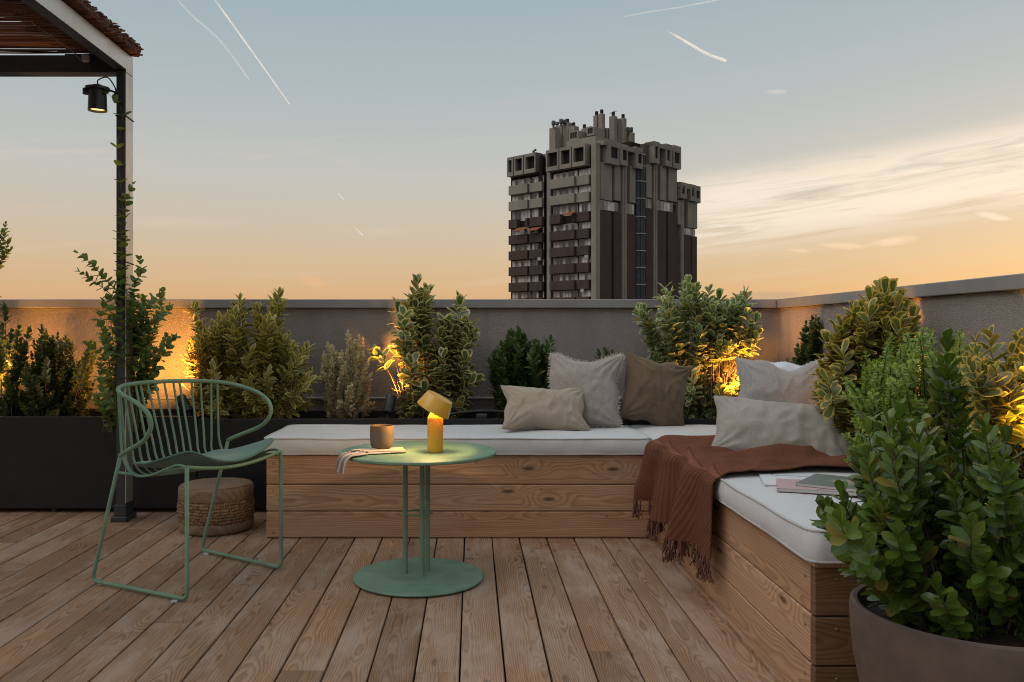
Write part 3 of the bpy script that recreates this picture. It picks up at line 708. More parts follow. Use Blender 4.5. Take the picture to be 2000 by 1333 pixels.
# right face: concrete panels above, brick below, dark slots between, glazing at the change
def panel(m, p0, p1, ytop, ybot, prot, name='facade_panel'):
    a, b = bR(p0), bR(p1); tm = (a + b) / 2
    tb(name, m, a, b, -prot, .9, ZB if ybot is None else zt(tm, ybot), zt(tm, ytop), .04)
def rglaze(p0, p1, ytop, ybot, n, prot=.0):
    a, b = bR(p0), bR(p1); tm = (a + b) / 2; z0, z1 = zt(tm, ybot), zt(tm, ytop); w = (b - a) / n; fr = MB()
    fr.box(a, b, -prot - .05, .05 - prot, z1 - .12, z1).box(a, b, -prot - .05, .05 - prot, z0, z0 + .1)
    for k in range(n + 1): fr.box(a + w * k - .05, a + w * k + .05, -prot - .05, .05 - prot, z0 + .1, z1 - .12)
    o = fr.build('window', FRAMET, tower)
    for k in range(n): tb('pane', (GL_B, GL_B, GL_M, GL_D)[(k * 7 + int(p0)) % 4], a + w * k + .05, a + w * (k + 1) - .05, -prot - .01, .02 - prot, z0 + .1, z1 - .12, 0, o)
def rbox(p0, p1, ytop, ybot, prot, win):
    a, b = bR(p0), bR(p1); tm = (a + b) / 2; z0, z1 = zt(tm, ybot), zt(tm, ytop); f = MB()
    w0, w1 = bR(win[0]), bR(win[1]); v0, v1 = zt(tm, win[3]), zt(tm, win[2])
    f.box(a, w0, -prot, 1.0, z0, z1).box(w1, b, -prot, 1.0, z0, z1).box(w0, w1, -prot, 1.0, v1, z1).box(w0, w1, -prot, 1.0, z0, v0).box(w0, w1, -prot + .7, 1.0, v0, v1)
    o = f.build('cornice_box', CONC, tower); tb('opening', DARKO, w0 + .01, w1 - .01, -prot + .3, -prot + .35, v0, v1, 0, o)
tb('spandrel', CONCD, .6, bR(1239.5), .1, 1.0, zt(5, 392), zt(4, 285))
panel(CONC, 1170.5, 1193, 320, 391.5, .3); panel(CONC, 1198, 1210, 324, 393, .3); panel(CONC, 1228, 1239, 326, 397, .3)
panel(BRICK, 1170.5, 1192, 413, None, .3); panel(BRICK, 1197, 1209.5, 414, None, .3); panel(BRICK, 1222.5, 1239, 419, None, .3)
rglaze(1171, 1206, 394, 412.5, 5, .1); rglaze(1223.5, 1237, 399, 418.5, 3, .1)
panel(CONC, 1212.5, 1216, 300, None, .45, 'pipe_pillar'); panel(CONC, 1217, 1220.5, 300, None, .45, 'pipe_pillar')
rbox(1177, 1200, 279, 323, 1.1, (1184, 1198, 287, 311)); rbox(1202, 1217, 284, 325, 1.1, (1207, 1216, 291, 315)); rbox(1232, 1246, 290, 331, 1.1, (1237, 1245, 298, 321))
tb('roof_band', CONC, bR(1170), bR(1247), -1.05, 2.0, zt(8, 296), zt(8, 287)); tb('beam', CONCD, bR(1200), bR(1202), -.4, .5, zt(5, 322), zt(5, 305))
# glazed stair tower with white rings
sc = (bR(1249), .4); rad = (xs1 - xs0) / 2 * .98
MB().lathe([(rad, ZB), (rad, zt(sc[0], 302)), (rad * .55, zt(sc[0], 291)), (0, zt(sc[0], 289))], (sc[0], sc[1], 0), 14).build('stair_glazing', GL_S, tower)
for yy in (302, 324.5, 354.5, 388, 423.5, 456.5, 490, 523, 556, 588):
    zz = zt(sc[0] - 1.2, yy); MB().lathe([(rad, -.08), (rad + .14, -.08), (rad + .14, .08), (rad, .08)], (sc[0], sc[1], zz), 14).build('stair_ring', FRAMET, tower)
for k in range(5):
    a = R(200 + 35 * k); MB().tube([(sc[0] + rad * math.cos(a), sc[1] + rad * math.sin(a), ZB), (sc[0] + rad * math.cos(a), sc[1] + rad * math.sin(a), zt(sc[0], 303))], .06, 4).build('stair_mullion', DARKO, tower)
# second wing
tb('spandrel', CONCD, bR(1258), bR(1320), .1, 1.0, zt(18, 392), zt(18, 285))
panel(CONC, 1260, 1271, 322, 387, .3); panel(CONC, 1287.5, 1299, 326, 392, .3); panel(CONC, 1303.5, 1320, 328, 394, .3)
panel(BRICK, 1259, 1271.5, 408, None, .3); panel(BRICK, 1282.5, 1299, 412, None, .3); panel(BRICK, 1302.5, 1319.5, 415, None, .3)
rglaze(1259.5, 1270.5, 389, 407, 2, .1); rglaze(1283, 1313, 395, 413, 5, .1)
panel(CONC, 1273.5, 1276.5, 318, None, .45, 'pipe_pillar'); panel(CONC, 1277.5, 1280.5, 318, None, .45, 'pipe_pillar')
rbox(1268, 1279, 279, 321, 1.1, (1270.5, 1276.5, 288, 311)); rbox(1291, 1303.5, 284, 327, 1.1, (1294, 1300, 294, 316)); rbox(1306, 1321, 287, 331, 1.1, (1308.5, 1319, 298, 321))
tb('roof_band', CONC, bR(1268), bR(1321), -1.05, 3.0, zt(20, 292), zt(20, 283.5))
# third, lower wing
tb('spandrel', CONCD, bR(1321), bR(1359.5), .1, 1.0, zt(32, 446), zt(32, 365))
panel(CONC, 1322, 1332, 392, 440, .3); panel(CONC, 1341, 1351.5, 395, 446, .3); panel(CONC, 1352, 1359.5, 397, 447, .3)
panel(BRICK, 1319.8, 1325, 460, None, .3); panel(BRICK, 1333.5, 1346.5, 460, None, .3); panel(BRICK, 1349, 1359, 462, None, .3)
rglaze(1334, 1356, 447, 460, 5, .1); panel(CONC, 1327.5, 1332, 392, None, .45, 'pipe_pillar')
rbox(1323, 1334, 358, 389, .9, (1325, 1331, 364, 381)); rbox(1342, 1351, 362, 394, .9, (1344, 1349, 368, 385)); rbox(1352, 1362.5, 364.5, 397, .7, (1354.5, 1361.5, 371, 388))
tb('roof_band', CONC, bR(1322), bR(1362.5), -.65, 3.0, zt(32, 372), zt(32, 362))
# stepped rooftop: shafts, tanks and an aerial (given by outline, at true depth)
def shaft(p0, p1, ytop, d, cap=True, m=CONC, zlow=33.0):
    w = (p1 - p0) / F * d; xc = X((p0 + p1) / 2, d); dx, dy = xc - TP[0], d - TP[1]
    lx, ly = (dx + dy) * .70711, (dy - dx) * .70711; s = w / 2.83
    z1 = Z(ytop, d); tb('roof_shaft', m, lx - s, lx + s, ly - s, ly + s, zlow, z1, .05)
    if cap: MB().lathe([(0, z1), (.32, z1), (.32, z1 + .8), (0, z1 + .8)], (lx, ly, 0), 8).build('chimney_cap', DARKO, tower)
for p0, p1, yt, d, c in ((1072.5, 1094, 251, 163, 0), (1084, 1108, 247, 165, 0), (1098, 1119, 241, 164, 1), (1110, 1131, 248, 163, 1), (1122, 1140, 257, 162, 0), (1135, 1148, 252, 162, 1), (1143, 1163, 249, 161, 0),
                         (1158.5, 1172, 226.5, 162, 1), (1168.5, 1182, 223, 161, 1), (1178, 1194, 252, 162, 0), (1189.5, 1206, 228, 161, 1), (1200, 1214, 233, 162, 0), (1210, 1224, 232, 162, 1), (1218, 1240, 260, 163, 0), (1150, 1230, 268, 166, 0)):
    shaft(p0, p1, yt, d, c)
shaft(1078, 1122, 256, 166, 0); shaft(1164, 1184, 250, 165, 0); shaft(1186, 1236, 264, 165, 0)
tb('roof_house', CONC, 3, 10, 2.2, 9.0, 33, 36.6)
for p0, p1, y0, y1, d in ((1112, 1131, 257, 276, 158.5), (1147, 1161, 249, 266, 157.5)):     # louvred boxes
    xc = X((p0 + p1) / 2, d); dx, dy = xc - TP[0], d - TP[1]; lx, ly = (dx + dy) * .70711, (dy - dx) * .70711; s = (p1 - p0) / F * d * .62
    o = tb('louvre_box', CONC, lx - .2, lx + 3.0, ly - s, ly + s, Z(y1, d), Z(y0, d), .04)
    for i in range(3):
        for j in range(3):
            a = ly - s * .7 + s * 1.4 * (i + .5) / 3; b = Z(y1, d) + (Z(y0, d) - Z(y1, d)) * (.28 + .62 * (j + .5) / 3)
            tb('opening', DARKO, lx - .23, lx - .19, a - s * .19, a + s * .19, b - .17, b + .17, 0, o)
TANK = simple('roof_tank_grey', (0.075, 0.075, 0.078), .5)
for p0, p1, y0, y1, d in ((1077, 1085, 236.5, 249, 162), (1084.5, 1092, 239, 248, 165), (1092, 1099.5, 233, 246, 163), (1099, 1107.5, 234.5, 246, 163.5), (1223.5, 1230, 249, 262, 162), (1229.5, 1236.5, 249.5, 262, 163)):
    xc = X((p0 + p1) / 2, d); dx, dy = xc - TP[0], d - TP[1]; lx, ly = (dx + dy) * .70711, (dy - dx) * .70711; r_ = (p1 - p0) / F * d / 2; a, b = Z(y1, d), Z(y0, d)
    MB().lathe([(0, a), (r_ * .5, a), (r_ * .5, a + .3), (r_, a + .45), (r_, b - .15), (r_ * .8, b), (0, b)], (lx, ly, 0), 12).build('water_tank', TANK, tower, 'auto')
d = 161; lx, ly = ((X(1197.5, d) - TP[0]) + (d - TP[1])) * .70711, ((d - TP[1]) - (X(1197.5, d) - TP[0])) * .70711
MB().tube([(lx, ly, Z(229, d)), (lx, ly, Z(217, d))], .06, 5).tube([(lx - .5, ly + .5, Z(222, d)), (lx + .5, ly - .5, Z(217.5, d))], .05, 5).tube([(lx - .3, ly + .1, Z(220, d)), (lx + .1, ly - .3, Z(221, d))], .05, 5).tube([(lx - .1, ly - .1, Z(218, d)), (lx + .5, ly - .1, Z(219, d))], .04, 5).build('aerial', DARKO, tower)
d = 161; lx, ly = ((X(1042, d) - TP[0]) + (d - TP[1])) * .70711, ((d - TP[1]) - (X(1042, d) - TP[0])) * .70711
MB().tube([(lx, ly, 33.5), (lx, ly, Z(296, d)), (lx + .4, ly - .3, Z(292.5, d))], .22, 6).build('vent_pipe', DARKO, tower)
# ------------------------------------------------------------------ pergola corner
pg = thing('pergola', 'dark and pale aluminium pergola corner with slim post on the deck', 'pergola', (-1.753, 4.265, 0))
PX0, PX1, PY0, PY1 = -1.776, -1.732, 4.222, 4.312
MB().box(PX0, PX1, PY0, PY1, .03, 2.256, .002).build('post', ANTH, pg)
MB().box(PX1 + .0005, PX1 + .0045, PY0 + .001, PY1, .09, 2.245, .0008).build('post_panel', PALE, pg)
MB().box(PX0 - .022, PX1 + .016, PY0 - .02, PY1 + .02, 0, .028, .004).box(PX0 - .010, PX1 + .008, PY0 - .008, PY1 + .008, .028, .085, .003).build('base_shoe', ANTH, pg)
MB().box(-4.2, PX0 - .003, PY0 + .006, PY1 - .006, 2.248, 2.334, .002).build('beam', ANTH, pg)
MB().box(PX0 - .006, PX1, -.6, PY1, 2.258, 2.336, .002).build('beam', ANTH, pg)
MB().box(PX1 + .0005, PX1 + .0045, -.6, PY0 + .002, 2.262, 2.346, .0008).build('fascia_panel', PALE, pg)
MB().box(PX1 + .0005, PX1 + .0045, PY0 + .004, PY1, 2.248, 2.346, .0008).build('fascia_panel', PALE, pg)
for z_ in (2.03, 1.30, .835, .72):
    P = [(PX0 - .003, PY0 - .003, z_), (PX1 + .007, PY0 - .003, z_ - .002), (PX1 + .007, PY1 + .003, z_ - .008), (PX0 - .003, PY1 + .003, z_)]
    MB().tube(P, .0028, 6, closed=True).build('cable_tie', CORD, pg)
# reed mat laid over the pergola
rr_ = random.Random(11); mb = MB(); rv = []
def reed(x0, x1, y, z, r):
    n = 5; pts = []
    ph = rr_.random() * 9
    for i in range(n):
        u = i / (n - 1); pts.append((x0 + (x1 - x0) * u, y + .004 * math.sin(u * 5 + ph), z + .004 * math.sin(u * 4 + ph * 2)))
    k = mb.n; mb.tube(pts, r, 5, caps=True); rv.extend([rr_.random()] * (mb.n - k))
y = 0.6; gapn = 0; gaps = []
while y < 4.30:
    r = rr_.uniform(.0026, .0048); z = 2.369 + .004 * math.sin(y * 6.1) + rr_.uniform(-.002, .002)
    segs = [(-4.1, -1.69 + rr_.uniform(-.008, .006))]
    if not gapn and rr_.random() < .075:
        gapn = 4; g0 = rr_.uniform(-2.85, -2.0); gaps = [(g0 + .036 * k, g0 + .036 * k + rr_.uniform(.006, .015)) for k in range(rr_.randint(3, 9))]
    if gapn:
        gapn -= 1; e_ = segs[0][1]; cuts = [-4.1] + [c for g in gaps for c in g] + [e_]; segs = [(cuts[k], cuts[k + 1]) for k in range(0, len(cuts), 2)]
    for a, b in segs: reed(a, b, y, z, r)
    y += r * 2 + rr_.choice([0, 0, 0, .0006, .0016])
for lay in range(4):                                              # doubled edge hanging over the fascia
    y = 0.6
    while y < 4.31:
        r = rr_.uniform(.0028, .0055)
        reed(-2.0 + rr_.uniform(-.1, .1), -1.688 + rr_.uniform(-.010, .008), y, 2.366 + lay * .011 + .008 * math.sin(y * 4.3 + lay) + rr_.uniform(-.004, .004) , r)
        y += r * 2 + rr_.uniform(.0, .007)
for k in range(70):                                               # frayed corner
    yy = 4.31 + rr_.uniform(-.05, .03); reed(-1.80, -1.690 + rr_.uniform(-.02, .008), yy, 2.372 + rr_.uniform(-.012, .035), .004)
ro = mb.build('reed_mat', REED, None, True, origin=(-2.6, 2.5, 2.38))
at_ = ro.data.attributes.new('rnd', 'FLOAT', 'POINT'); at_.data.foreach_set('value', np.array(rv, dtype=np.float32))
tag(ro, 'brown reed mat laid over the pergola with a frayed edge', 'reed mat', kind='thing')
wr_ = thing('tension_wire', 'thin wire strung under the reed mat to a small clear hook', 'wire', (-2.3, 3.5, 2.3))
A_ = Vector((-2.76, 2.9, 2.34)); A_ = at(-20, -20, 3.6); B_ = at(146, 104, 4.15)
MB().tube([A_, (A_ + B_) / 2 + Vector((0, 0, -.006)), B_], .0022, 5).build('wire', WIRE, wr_)
MB().box(B_.x + .012, B_.x + .046, 4.192, 4.217, 2.292, 2.328, .004).build('hook', CLEARP, wr_); MB().tube([B_, B_ + Vector((.018, .03, -.03))], .003, 6).build('turnbuckle', WIRE, wr_)

# wall lamp on the post
lx_, ly_ = X(190.5, 4.2), 4.20; lt, lb = Z(178, 4.2), Z(217, 4.2)
wl = thing('post_lamp', 'black cylindrical downlight lamp clamped to the pergola post', 'lamp', (lx_, ly_, lb))
MB().lathe([(.040, lt), (.0435, lb), (.0455, lb), (.0415, lt + .004), (.0, lt + .004)], (lx_, ly_, 0), 28).build('shade', BLACKL, wl, 'auto')
MB().lathe([(.0, lt + .004), (.058, lt + .004), (.058, lt + .016), (.036, lt + .022), (.02, lt + .030), (0, lt + .032)], (lx_, ly_, 0), 28).build('cap', BLACKL, wl, 'auto')
MB().lathe([(0, 0), (.018, 0), (.018, .028), (0, .028)], (lx_ - .055, ly_, lt - .016), 16).build('knob', BLACKL, wl, 'auto')
MB().lathe([(0, lb + .012), (.040, lb + .012)], (lx_, ly_, 0), 24).build('diffuser', GLOWS, wl)
MB().tube([(lx_ + .05, ly_, lt + .006), (PX0 - .012, ly_ + .05, lt + .006)], .0055, 8).build('arm', BLACKL, wl)
Mx = Vector((0, 0, 1)).rotation_difference(Vector((-1, 0, 0))).to_matrix()
MB().lathe([(0, .034), (.010, .034), (.022, .020), (.040, .006), (.042, 0)], (PX0 - .0005, ly_ + .06, Z(186, 4.22)), 24, Mx).build('wall_plate', BLACKL, wl, 'auto')
MB().tube(catmull([(lx_ + .002, ly_, lt + .03), (lx_ + .004, ly_, lt + .055), (lx_ + .045, ly_ + .01, lt + .070), (lx_ + .075, ly_ + .02, lt + .03), (lx_ + .080, ly_ + .03, lt + .004)], 6), .0034, 6).tube(
    catmull([(lx_ + .084, ly_ + .03, lt + .002), (lx_ + .088, ly_ + .035, lt + .04), (lx_ + .098, ly_ + .04, lt + .07), (lx_ + .096, ly_ + .05, 2.250)], 6), .0034, 6).build('cable', CORD, wl, True)

# ------------------------------------------------------------------ lamps
def spot_light(parent, p, d, power, angle, blend=.5, color=(1.0, .45, .08), size=.02):
    l = bpy.data.lights.new('bulb', 'SPOT'); l.energy = power; l.spot_size = R(angle); l.spot_blend = blend; l.color = color; l.shadow_soft_size = size
    o = bpy.data.objects.new('bulb', l); COL.objects.link(o); o.parent = parent; o.location = Vector(p) - parent.location
    o.rotation_euler = Vector(d).to_track_quat('-Z', 'Y').to_euler(); return o
spot_light(wl, (lx_, ly_, lb + .008), (0, 0, -1), 3.0, 80)
LAMPS = []
def garden_spot(label, base, d, power, angle=95, color=(1.0, .39, .05)):
    """cylinder spotlight on a ground stake; `base` is the stake's foot in the soil, d the beam"""
    d = Vector(d).normalized(); b = Vector(base); c = b + Vector((0, 0, .10)); LAMPS.append((c + d * .09, d)); o = thing('garden_spotlight', label, 'spotlight', b, 'spotlights among the shrubs')
    M = Vector((0, 0, 1)).rotation_difference(d).to_matrix()
    MB().lathe([(0, -.050), (.026, -.050), (.029, -.046), (.029, .050), (.026, .050), (.026, .034)], c, 24, M).build('housing', BLACKL, o, 'auto')
    MB().lathe([(0, .034), (.026, .034)], c, 20, M).build('lens', GLOW, o)
    MB().tube([b + Vector((0, 0, -.05)), b + Vector((0, 0, .055)), c - d * .02], .006, 8).build('stake', BLACKL, o)
    MB().tube(catmull([c - d * .05, c - d * .075 + Vector((0, 0, -.02)), b + Vector((.03, .02, .0)), b + Vector((.12, .06, -.006))], 5), .003, 5).build('cable', CORD, o)
    spot_light(o, c + d * .053, d, power, angle, .7, color, .03); return o
garden_spot('black cylinder spotlight tilted towards the cream-edged shrub above the bench cushion', (X(761, 4.55), 4.55, .455), (.14, .52, .84), 27.0, 84)
garden_spot('black spotlight seen through the backrest of the green wire chair', (X(360, 4.56), 4.56, .455), (-.55, .34, .76), 50.0, 145)
garden_spot('black spotlight at the planter end left of the boxwood', (X(-40, 4.62), 4.62, .455), (.30, .42, .84), 48.0, 135)
garden_spot('black spotlight in the corner planter behind the brown pillow and pale-edged shrub', (X(1462, 4.54), 4.54, .455), (-.20, .26, .9), 28.0, 150)
garden_spot('black spotlight under the gold-edged shrub beside the grey pillows', (1.47, 3.36, .455), (.42, -.10, .9), 40.0, 110)
garden_spot('black spotlight below the yellow-lit shrub behind the clay pot', (1.60, 2.16, .455), (.10, .34, .9), 62.0, 140, (1.0, .52, .08))
# drip hose and connector lying on the planter rim
dh = thing('drip_hose', 'dark irrigation hose with a connector lying along the planter edge by the beige pillow', 'hose', (-.0, 4.5, .49))
MB().tube(catmull([at(868, 812, 4.52), at(900, 806, 4.54), at(950, 803, 4.55), at(1000, 806, 4.56), at(1080, 808, 4.56)], 6), .008, 8).build('hose', CORD, dh, True)
MB().box(X(930, 4.5), X(952, 4.5), 4.475, 4.53, .475, .512, .005).build('connector', BLACKL, dh)

# ------------------------------------------------------------------ round table
TX, TY = -.205, 3.252
tbl = thing('side_table', 'sage green round metal table standing before the bench', 'table', (TX, TY, 0))
MB().lathe([(0, .479), (.292, .479), (.299, .482), (.300, .486), (.298, .4905), (.294, .492), (0, .492)], (TX, TY, 0), 96).build('tabletop', GREEN, tbl, 'auto')
MB().lathe([(0, .003), (.244, .003), (.249, .006), (.250, .010), (.247, .014), (0, .0155)], (TX, TY, 0), 96).build('base_plate', GREENB, tbl, 'auto')
legs = [(X(791.5, 3.27), 3.27), (X(824.5, 3.22), 3.22), (X(835.5, 3.305), 3.305)]
for (x, y) in legs: MB().tube([(x, y, .0145), (x, y, .48)], .0095, 16).build('leg', GREEN, tbl, 'auto')
lcx = sum(p[0] for p in legs) / 3; lcy = sum(p[1] for p in legs) / 3
MB().tube([(lcx + .052 * math.cos(a), lcy + .05 * math.sin(a), .25) for a in [2 * math.pi * i / 32 for i in range(32)]], .0035, 8, closed=True).build('ring', GREEN, tbl, True)

# table lamp
LX, LY = X(850, 3.21), 3.21; Z0 = .4925
lamp = thing('table_lamp', 'small lit ochre lamp with tilted drum shade standing on the green table', 'lamp', (LX, LY, Z0))
MB().lathe([(0, Z0 + .001), (.0295, Z0 + .001), (.0302, Z0 + .003), (.0302, Z0 + .128), (.0292, Z0 + .131), (.016, Z0 + .155), (.012, Z0 + .166), (0, Z0 + .166)], (LX, LY, 0), 48).build('body', OCHRE, lamp, 'auto')
tilt = Matrix.Rotation(R(29), 3, 'Y') @ Matrix.Rotation(R(4), 3, 'X'); sc_ = Vector((LX + .002, LY - .004, Z0 + .178))
MB().lathe([(.068, -.022), (.0535, .034), (.052, .0355), (0, .0355), (0, .033), (.051, .032), (.066, -.022)], sc_, 56, tilt).build('shade', OCHRE, lamp, 'auto')
MB().lathe([(0, .006), (.030, .006), (.030, .014), (0, .014)], sc_, 32, tilt).build('light_ring', emit('lamp_ring', (1.0, .60, .18), 26.0), lamp)
spot_light(lamp, sc_ + tilt @ Vector((0, 0, .002)), tilt @ Vector((0, 0, -1)), 12.0, 168, .4, (1.0, .62, .20), .024)
# cup and napkin
CX, CY = X(746, 3.255), 3.255; CZ = .4985
cup = bpy.data.objects.new('cup', None)
mc = MB(); mc.lathe([(0, CZ), (.030, CZ), (.036, CZ + .003), (.0425, CZ + .013), (.0455, CZ + .030), (.0462, CZ + .060), (.0458, CZ + .088), (.0445, CZ + .0905), (.0425, CZ + .088), (.0425, CZ + .030), (.038, CZ + .012), (0, CZ + .008)], (CX, CY, 0), 56)
cup = mc.build('cup', CUP, None, 'auto', origin=(CX, CY, CZ)); tag(cup, 'brown stoneware cup without a handle on the striped napkin', 'cup')
nv = []; nf = []; nuv = []; NU, NV = 70, 22
top = [Vector((X(790, 3.23), 3.22, .4965)), Vector((X(762, 3.22), 3.205, .497)), Vector((X(735, 3.2), 3.19, .497)), Vector((X(705, 3.2), 3.17, .497)), Vector((-.425, 3.125, .4985)), Vector((-.455, 3.082, .495)), Vector((-.468, 3.066, .482)), Vector((-.472, 3.062, .462)), Vector((-.476, 3.060, .438))]
cl = catmull(top, 9)
for i in range(NU + 1):
    u = i / NU; k = min(len(cl) - 2, int(u * (len(cl) - 1))); fr = u * (len(cl) - 1) - k; p = cl[k].lerp(cl[k + 1], fr); tg = (cl[k + 1] - cl[k]).normalized()
    kk = min(1, max(0, (u - .45) / .25)); side = (Vector((.10, 1, 0)) * (1 - kk) + Vector((-.62, .78, 0)) * kk); side = (side - tg * side.dot(tg)).normalized()
    nrm = tg.cross(side).normalized(); ok = nrm.z > 0 if u < .62 else (nrm.x * -.82 + nrm.y * -.57) > 0; nrm = nrm if ok else -nrm
    for j in range(NV + 1):
        w = j / NV - .5; wid = .088 + .012 * math.sin(u * 7) - .022 * max(0, u - .6) / .4
        fold = .0045 * math.sin(w * 19 + u * 3) + .003 * math.sin(w * 34 + 1 + u * 5); amp = 0.7 + 1.2 * max(0, u - .55)
        q = p + side * (w * wid * 1.0) + nrm * (fold * amp + .0045 * amp)
        if u < .64: q.z = min(max(q.z, .4945), .507 - .004 * max(0, w) * 2)
        nv.append(q); nuv.append((u * 3, j / NV))
for i in range(NU):
    for j in range(NV): a = i * (NV + 1) + j; nf.append((a, a + NV + 1, a + NV + 2, a + 1))
nap = mk('napkin', nv, nf, NAPKIN, None, True, nuv, origin=top[3]); md = nap.modifiers.new('thickness', 'SOLIDIFY'); md.thickness = .0016; md.offset = 0
tag(nap, 'striped linen napkin lying under the cup and hanging off the green table', 'napkin')

# ------------------------------------------------------------------ basket pouf
BX, BY = X(423, 4.07), 4.07
bk = thing('basket_pouf', 'round woven seagrass pouf on the deck behind the wire chair', 'pouf', (BX, BY, 0))
def weave(name, prof, m, disp, seed, seg=140):
    v = []; f = []; uv = []; n = len(prof)
    for k in range(seg + 1):
        a = 2 * math.pi * k / seg
        for i, (r, z) in enumerate(prof):
            cs = Vector((math.cos(a) * 6, math.sin(a) * 6, z * 55)); dd = disp * (mnoise.noise(cs * 1.5 + Vector((seed, 0, 0))) + .7 * mnoise.noise(Vector((math.cos(a) * 16, math.sin(a) * 16, z * 90)))) + .004 * mnoise.noise(Vector((math.cos(a), math.sin(a), z * 4 + seed)))
            k2 = (r + (dd if r > .1 else 0)); v.append((BX + k2 * math.cos(a), BY + k2 * math.sin(a), z + (dd * .5 if r <= .165 else 0))); uv.append((k / seg * 1.1, z if r > .165 else r))
    for k in range(seg):
        for i in range(n - 1): f.append((k * n + i, (k + 1) * n + i, (k + 1) * n + i + 1, k * n + i + 1))
    return MB().add(v, f, uv).build(name, m, bk, True)
weave('lower_band', [(.160, .002), (.1695, .012), (.1735, .03), (.1735, .045), (.171, .05)], JUTE, .0012, 1)
weave('woven_side', [(.170 + .0065 * math.sin(math.pi * i / 40), .048 + .112 * i / 40) for i in range(41)], SEAGRASS, .0062, 2, 260)
weave('upper_band', [(.171, .158), (.1745, .165), (.1745, .195), (.1725, .210), (.166, .2185)], JUTE, .0012, 3)
weave('lid', [(.1665, .2165), (.165, .2195), (.14, .2215), (.1, .2225), (.05, .223), (.001, .223)], JUTE, .001, 4)

# ------------------------------------------------------------------ wire chair
ch_c = Vector((-1.087, 3.284, 0)); ch_u = Vector((.858, -.513, 0)).normalized(); ch_v = Vector((.513, .858, 0)).normalized()
chair = thing('wire_chair', 'sage green wire armchair with looping arms beside the round table', 'chair', ch_c)
def C(f_, s_, z_): return ch_c + ch_u * f_ + ch_v * s_ + Vector((0, 0, z_))
rw = .0075
for sg in (-1, 1):
    w_ = .2605 if sg < 0 else .262
    # sled leg: rear leg bends into the arm
    pts = [C(-.08, sg * .26, .495), C(-.243, sg * .262, .012), C(.245, sg * .233, .012), C(.243, sg * .232, .474)]
    MB().tube(fillet(pts, .028, 6), rw, 12).build('leg', GREEN, chair, True)
    for ff in (-.2, .2): MB().box(*[c for p in [(C(ff, sg * .25, 0))] for c in (p.x - .011, p.x + .011, p.y - .008, p.y + .008, 0.0005, .006)]).build('glide', CLEARP, chair)
    MB().tube([C(-.101, sg * .2605, .432), C(-.03, sg * .235, .424)], .0055, 8).build('strut', GREEN, chair, True)
half = [(-.08, .26, .495), (-.02, .272, .520), (.05, .284, .546), (.098, .290, .572), (.130, .293, .615), (.118, .295, .660), (.060, .296, .695), (-.03, .286, .720), (-.10, .255, .735), (-.158, .195, .743), (-.198, .105, .747), (-.213, 0, .748)]
arm = [C(f_, s_, z_) for f_, s_, z_ in half] + [C(f_, -s_, z_) for f_, s_, z_ in half[-2::-1]]
MB().tube(catmull(arm, 8), rw + .0008, 12).build('arm_rail', GREEN, chair, True)
def sag(s_): return .020 * math.cos(s_ / .235 * math.pi / 2) ** 1.0
fr_pts = [C(.243, s_, .474 - 1.3 * sag(s_) * (1 if abs(s_) < .232 else 0)) for s_ in [-.232 + .464 * i / 16 for i in range(17)]]
MB().tube(fr_pts, rw - .0006, 10).build('front_rail', GREEN, chair, True)
for sg in (-1, 1):                                                     # side wires from the front corner, dipping under the seat and up the back
    MB().tube(catmull([C(.243, sg * .232, .474), C(.20, sg * .234, .478), C(.143, sg * .235, .461), C(.06, sg * .235, .432), C(-.02, sg * .235, .422), C(-.073, sg * .234, .443), C(-.105, sg * .234, .496), C(-.114, sg * .236, .60), C(-.122, sg * .240, .737)], 7), .0048, 8).build('side_wire', GREEN, chair, True)
NW = 13
rim = catmull(arm, 8)
for i in range(NW):
    s_ = -.205 + .41 * i / (NW - 1)
    tt = min(rim, key=lambda p: abs((p - ch_c).dot(ch_v) - s_ * 1.08) + (0 if (p - ch_c).dot(ch_u) < -.06 else 9))
    dip = .392 - .010 * math.cos(s_ / .2 * 1.5)
    ft = (tt - ch_c).dot(ch_u); st = (tt - ch_c).dot(ch_v)
    bk_ = lambda z_: C(-.118 + (ft + .118) * ((z_ - .45) / .295), s_ + (st - s_) * (z_ - .45) / .295, z_)
    pts = [C(.243, s_ * 1.0, .474 - 1.3 * sag(s_)), C(.14, s_, .458 - sag(s_) * 1.0), C(.05, s_, .432 - sag(s_) * .7), C(-.03, s_, .418 - sag(s_) * .5), C(-.085, s_, .428 - sag(s_) * .3), bk_(.462), bk_(.52), bk_(.63), tt]
    MB().tube(catmull(pts, 6), .0044, 8).build('back_wire', GREEN, chair, True)
# seat pad: thin, curved with the seat, corners kicked up
v = []; f = []; n = 26
def pad(u, w, top_):
    x, y = rr_map(u, w, .172, .212, .045); ff = x + .076; s_ = y
    z = .430 + .030 * max(0, (ff + .10) / .35) ** 1.2 + .014 * (s_ / .2) ** 2 * (1 + 3.0 * max(0, ff) / .25) - .004 * math.cos(s_ * 7)
    e = (1 - min(1, max(abs(u), abs(w))) ** 6); th = .0045 + .010 * e + .002 * mnoise.noise(Vector((ff * 9, s_ * 9, 4)))
    return C(ff, s_, z + .012 + (th if top_ else -th))
for top_ in (1, 0):
    for i in range(n + 1):
        for j in range(n + 1): v.append(pad(-1 + 2 * i / n, -1 + 2 * j / n, top_))
N1 = (n + 1) ** 2
for i in range(n):
    for j in range(n):
        a = i * (n + 1) + j; f.append((a, a + n + 1, a + n + 2, a + 1)); f.append((N1 + a, N1 + a + 1, N1 + a + n + 2, N1 + a + n + 1))
bd = [i * (n + 1) for i in range(n + 1)] + [n * (n + 1) + j for j in range(1, n + 1)] + [i * (n + 1) + n for i in range(n - 1, -1, -1)] + [j for j in range(n - 1, 0, -1)]
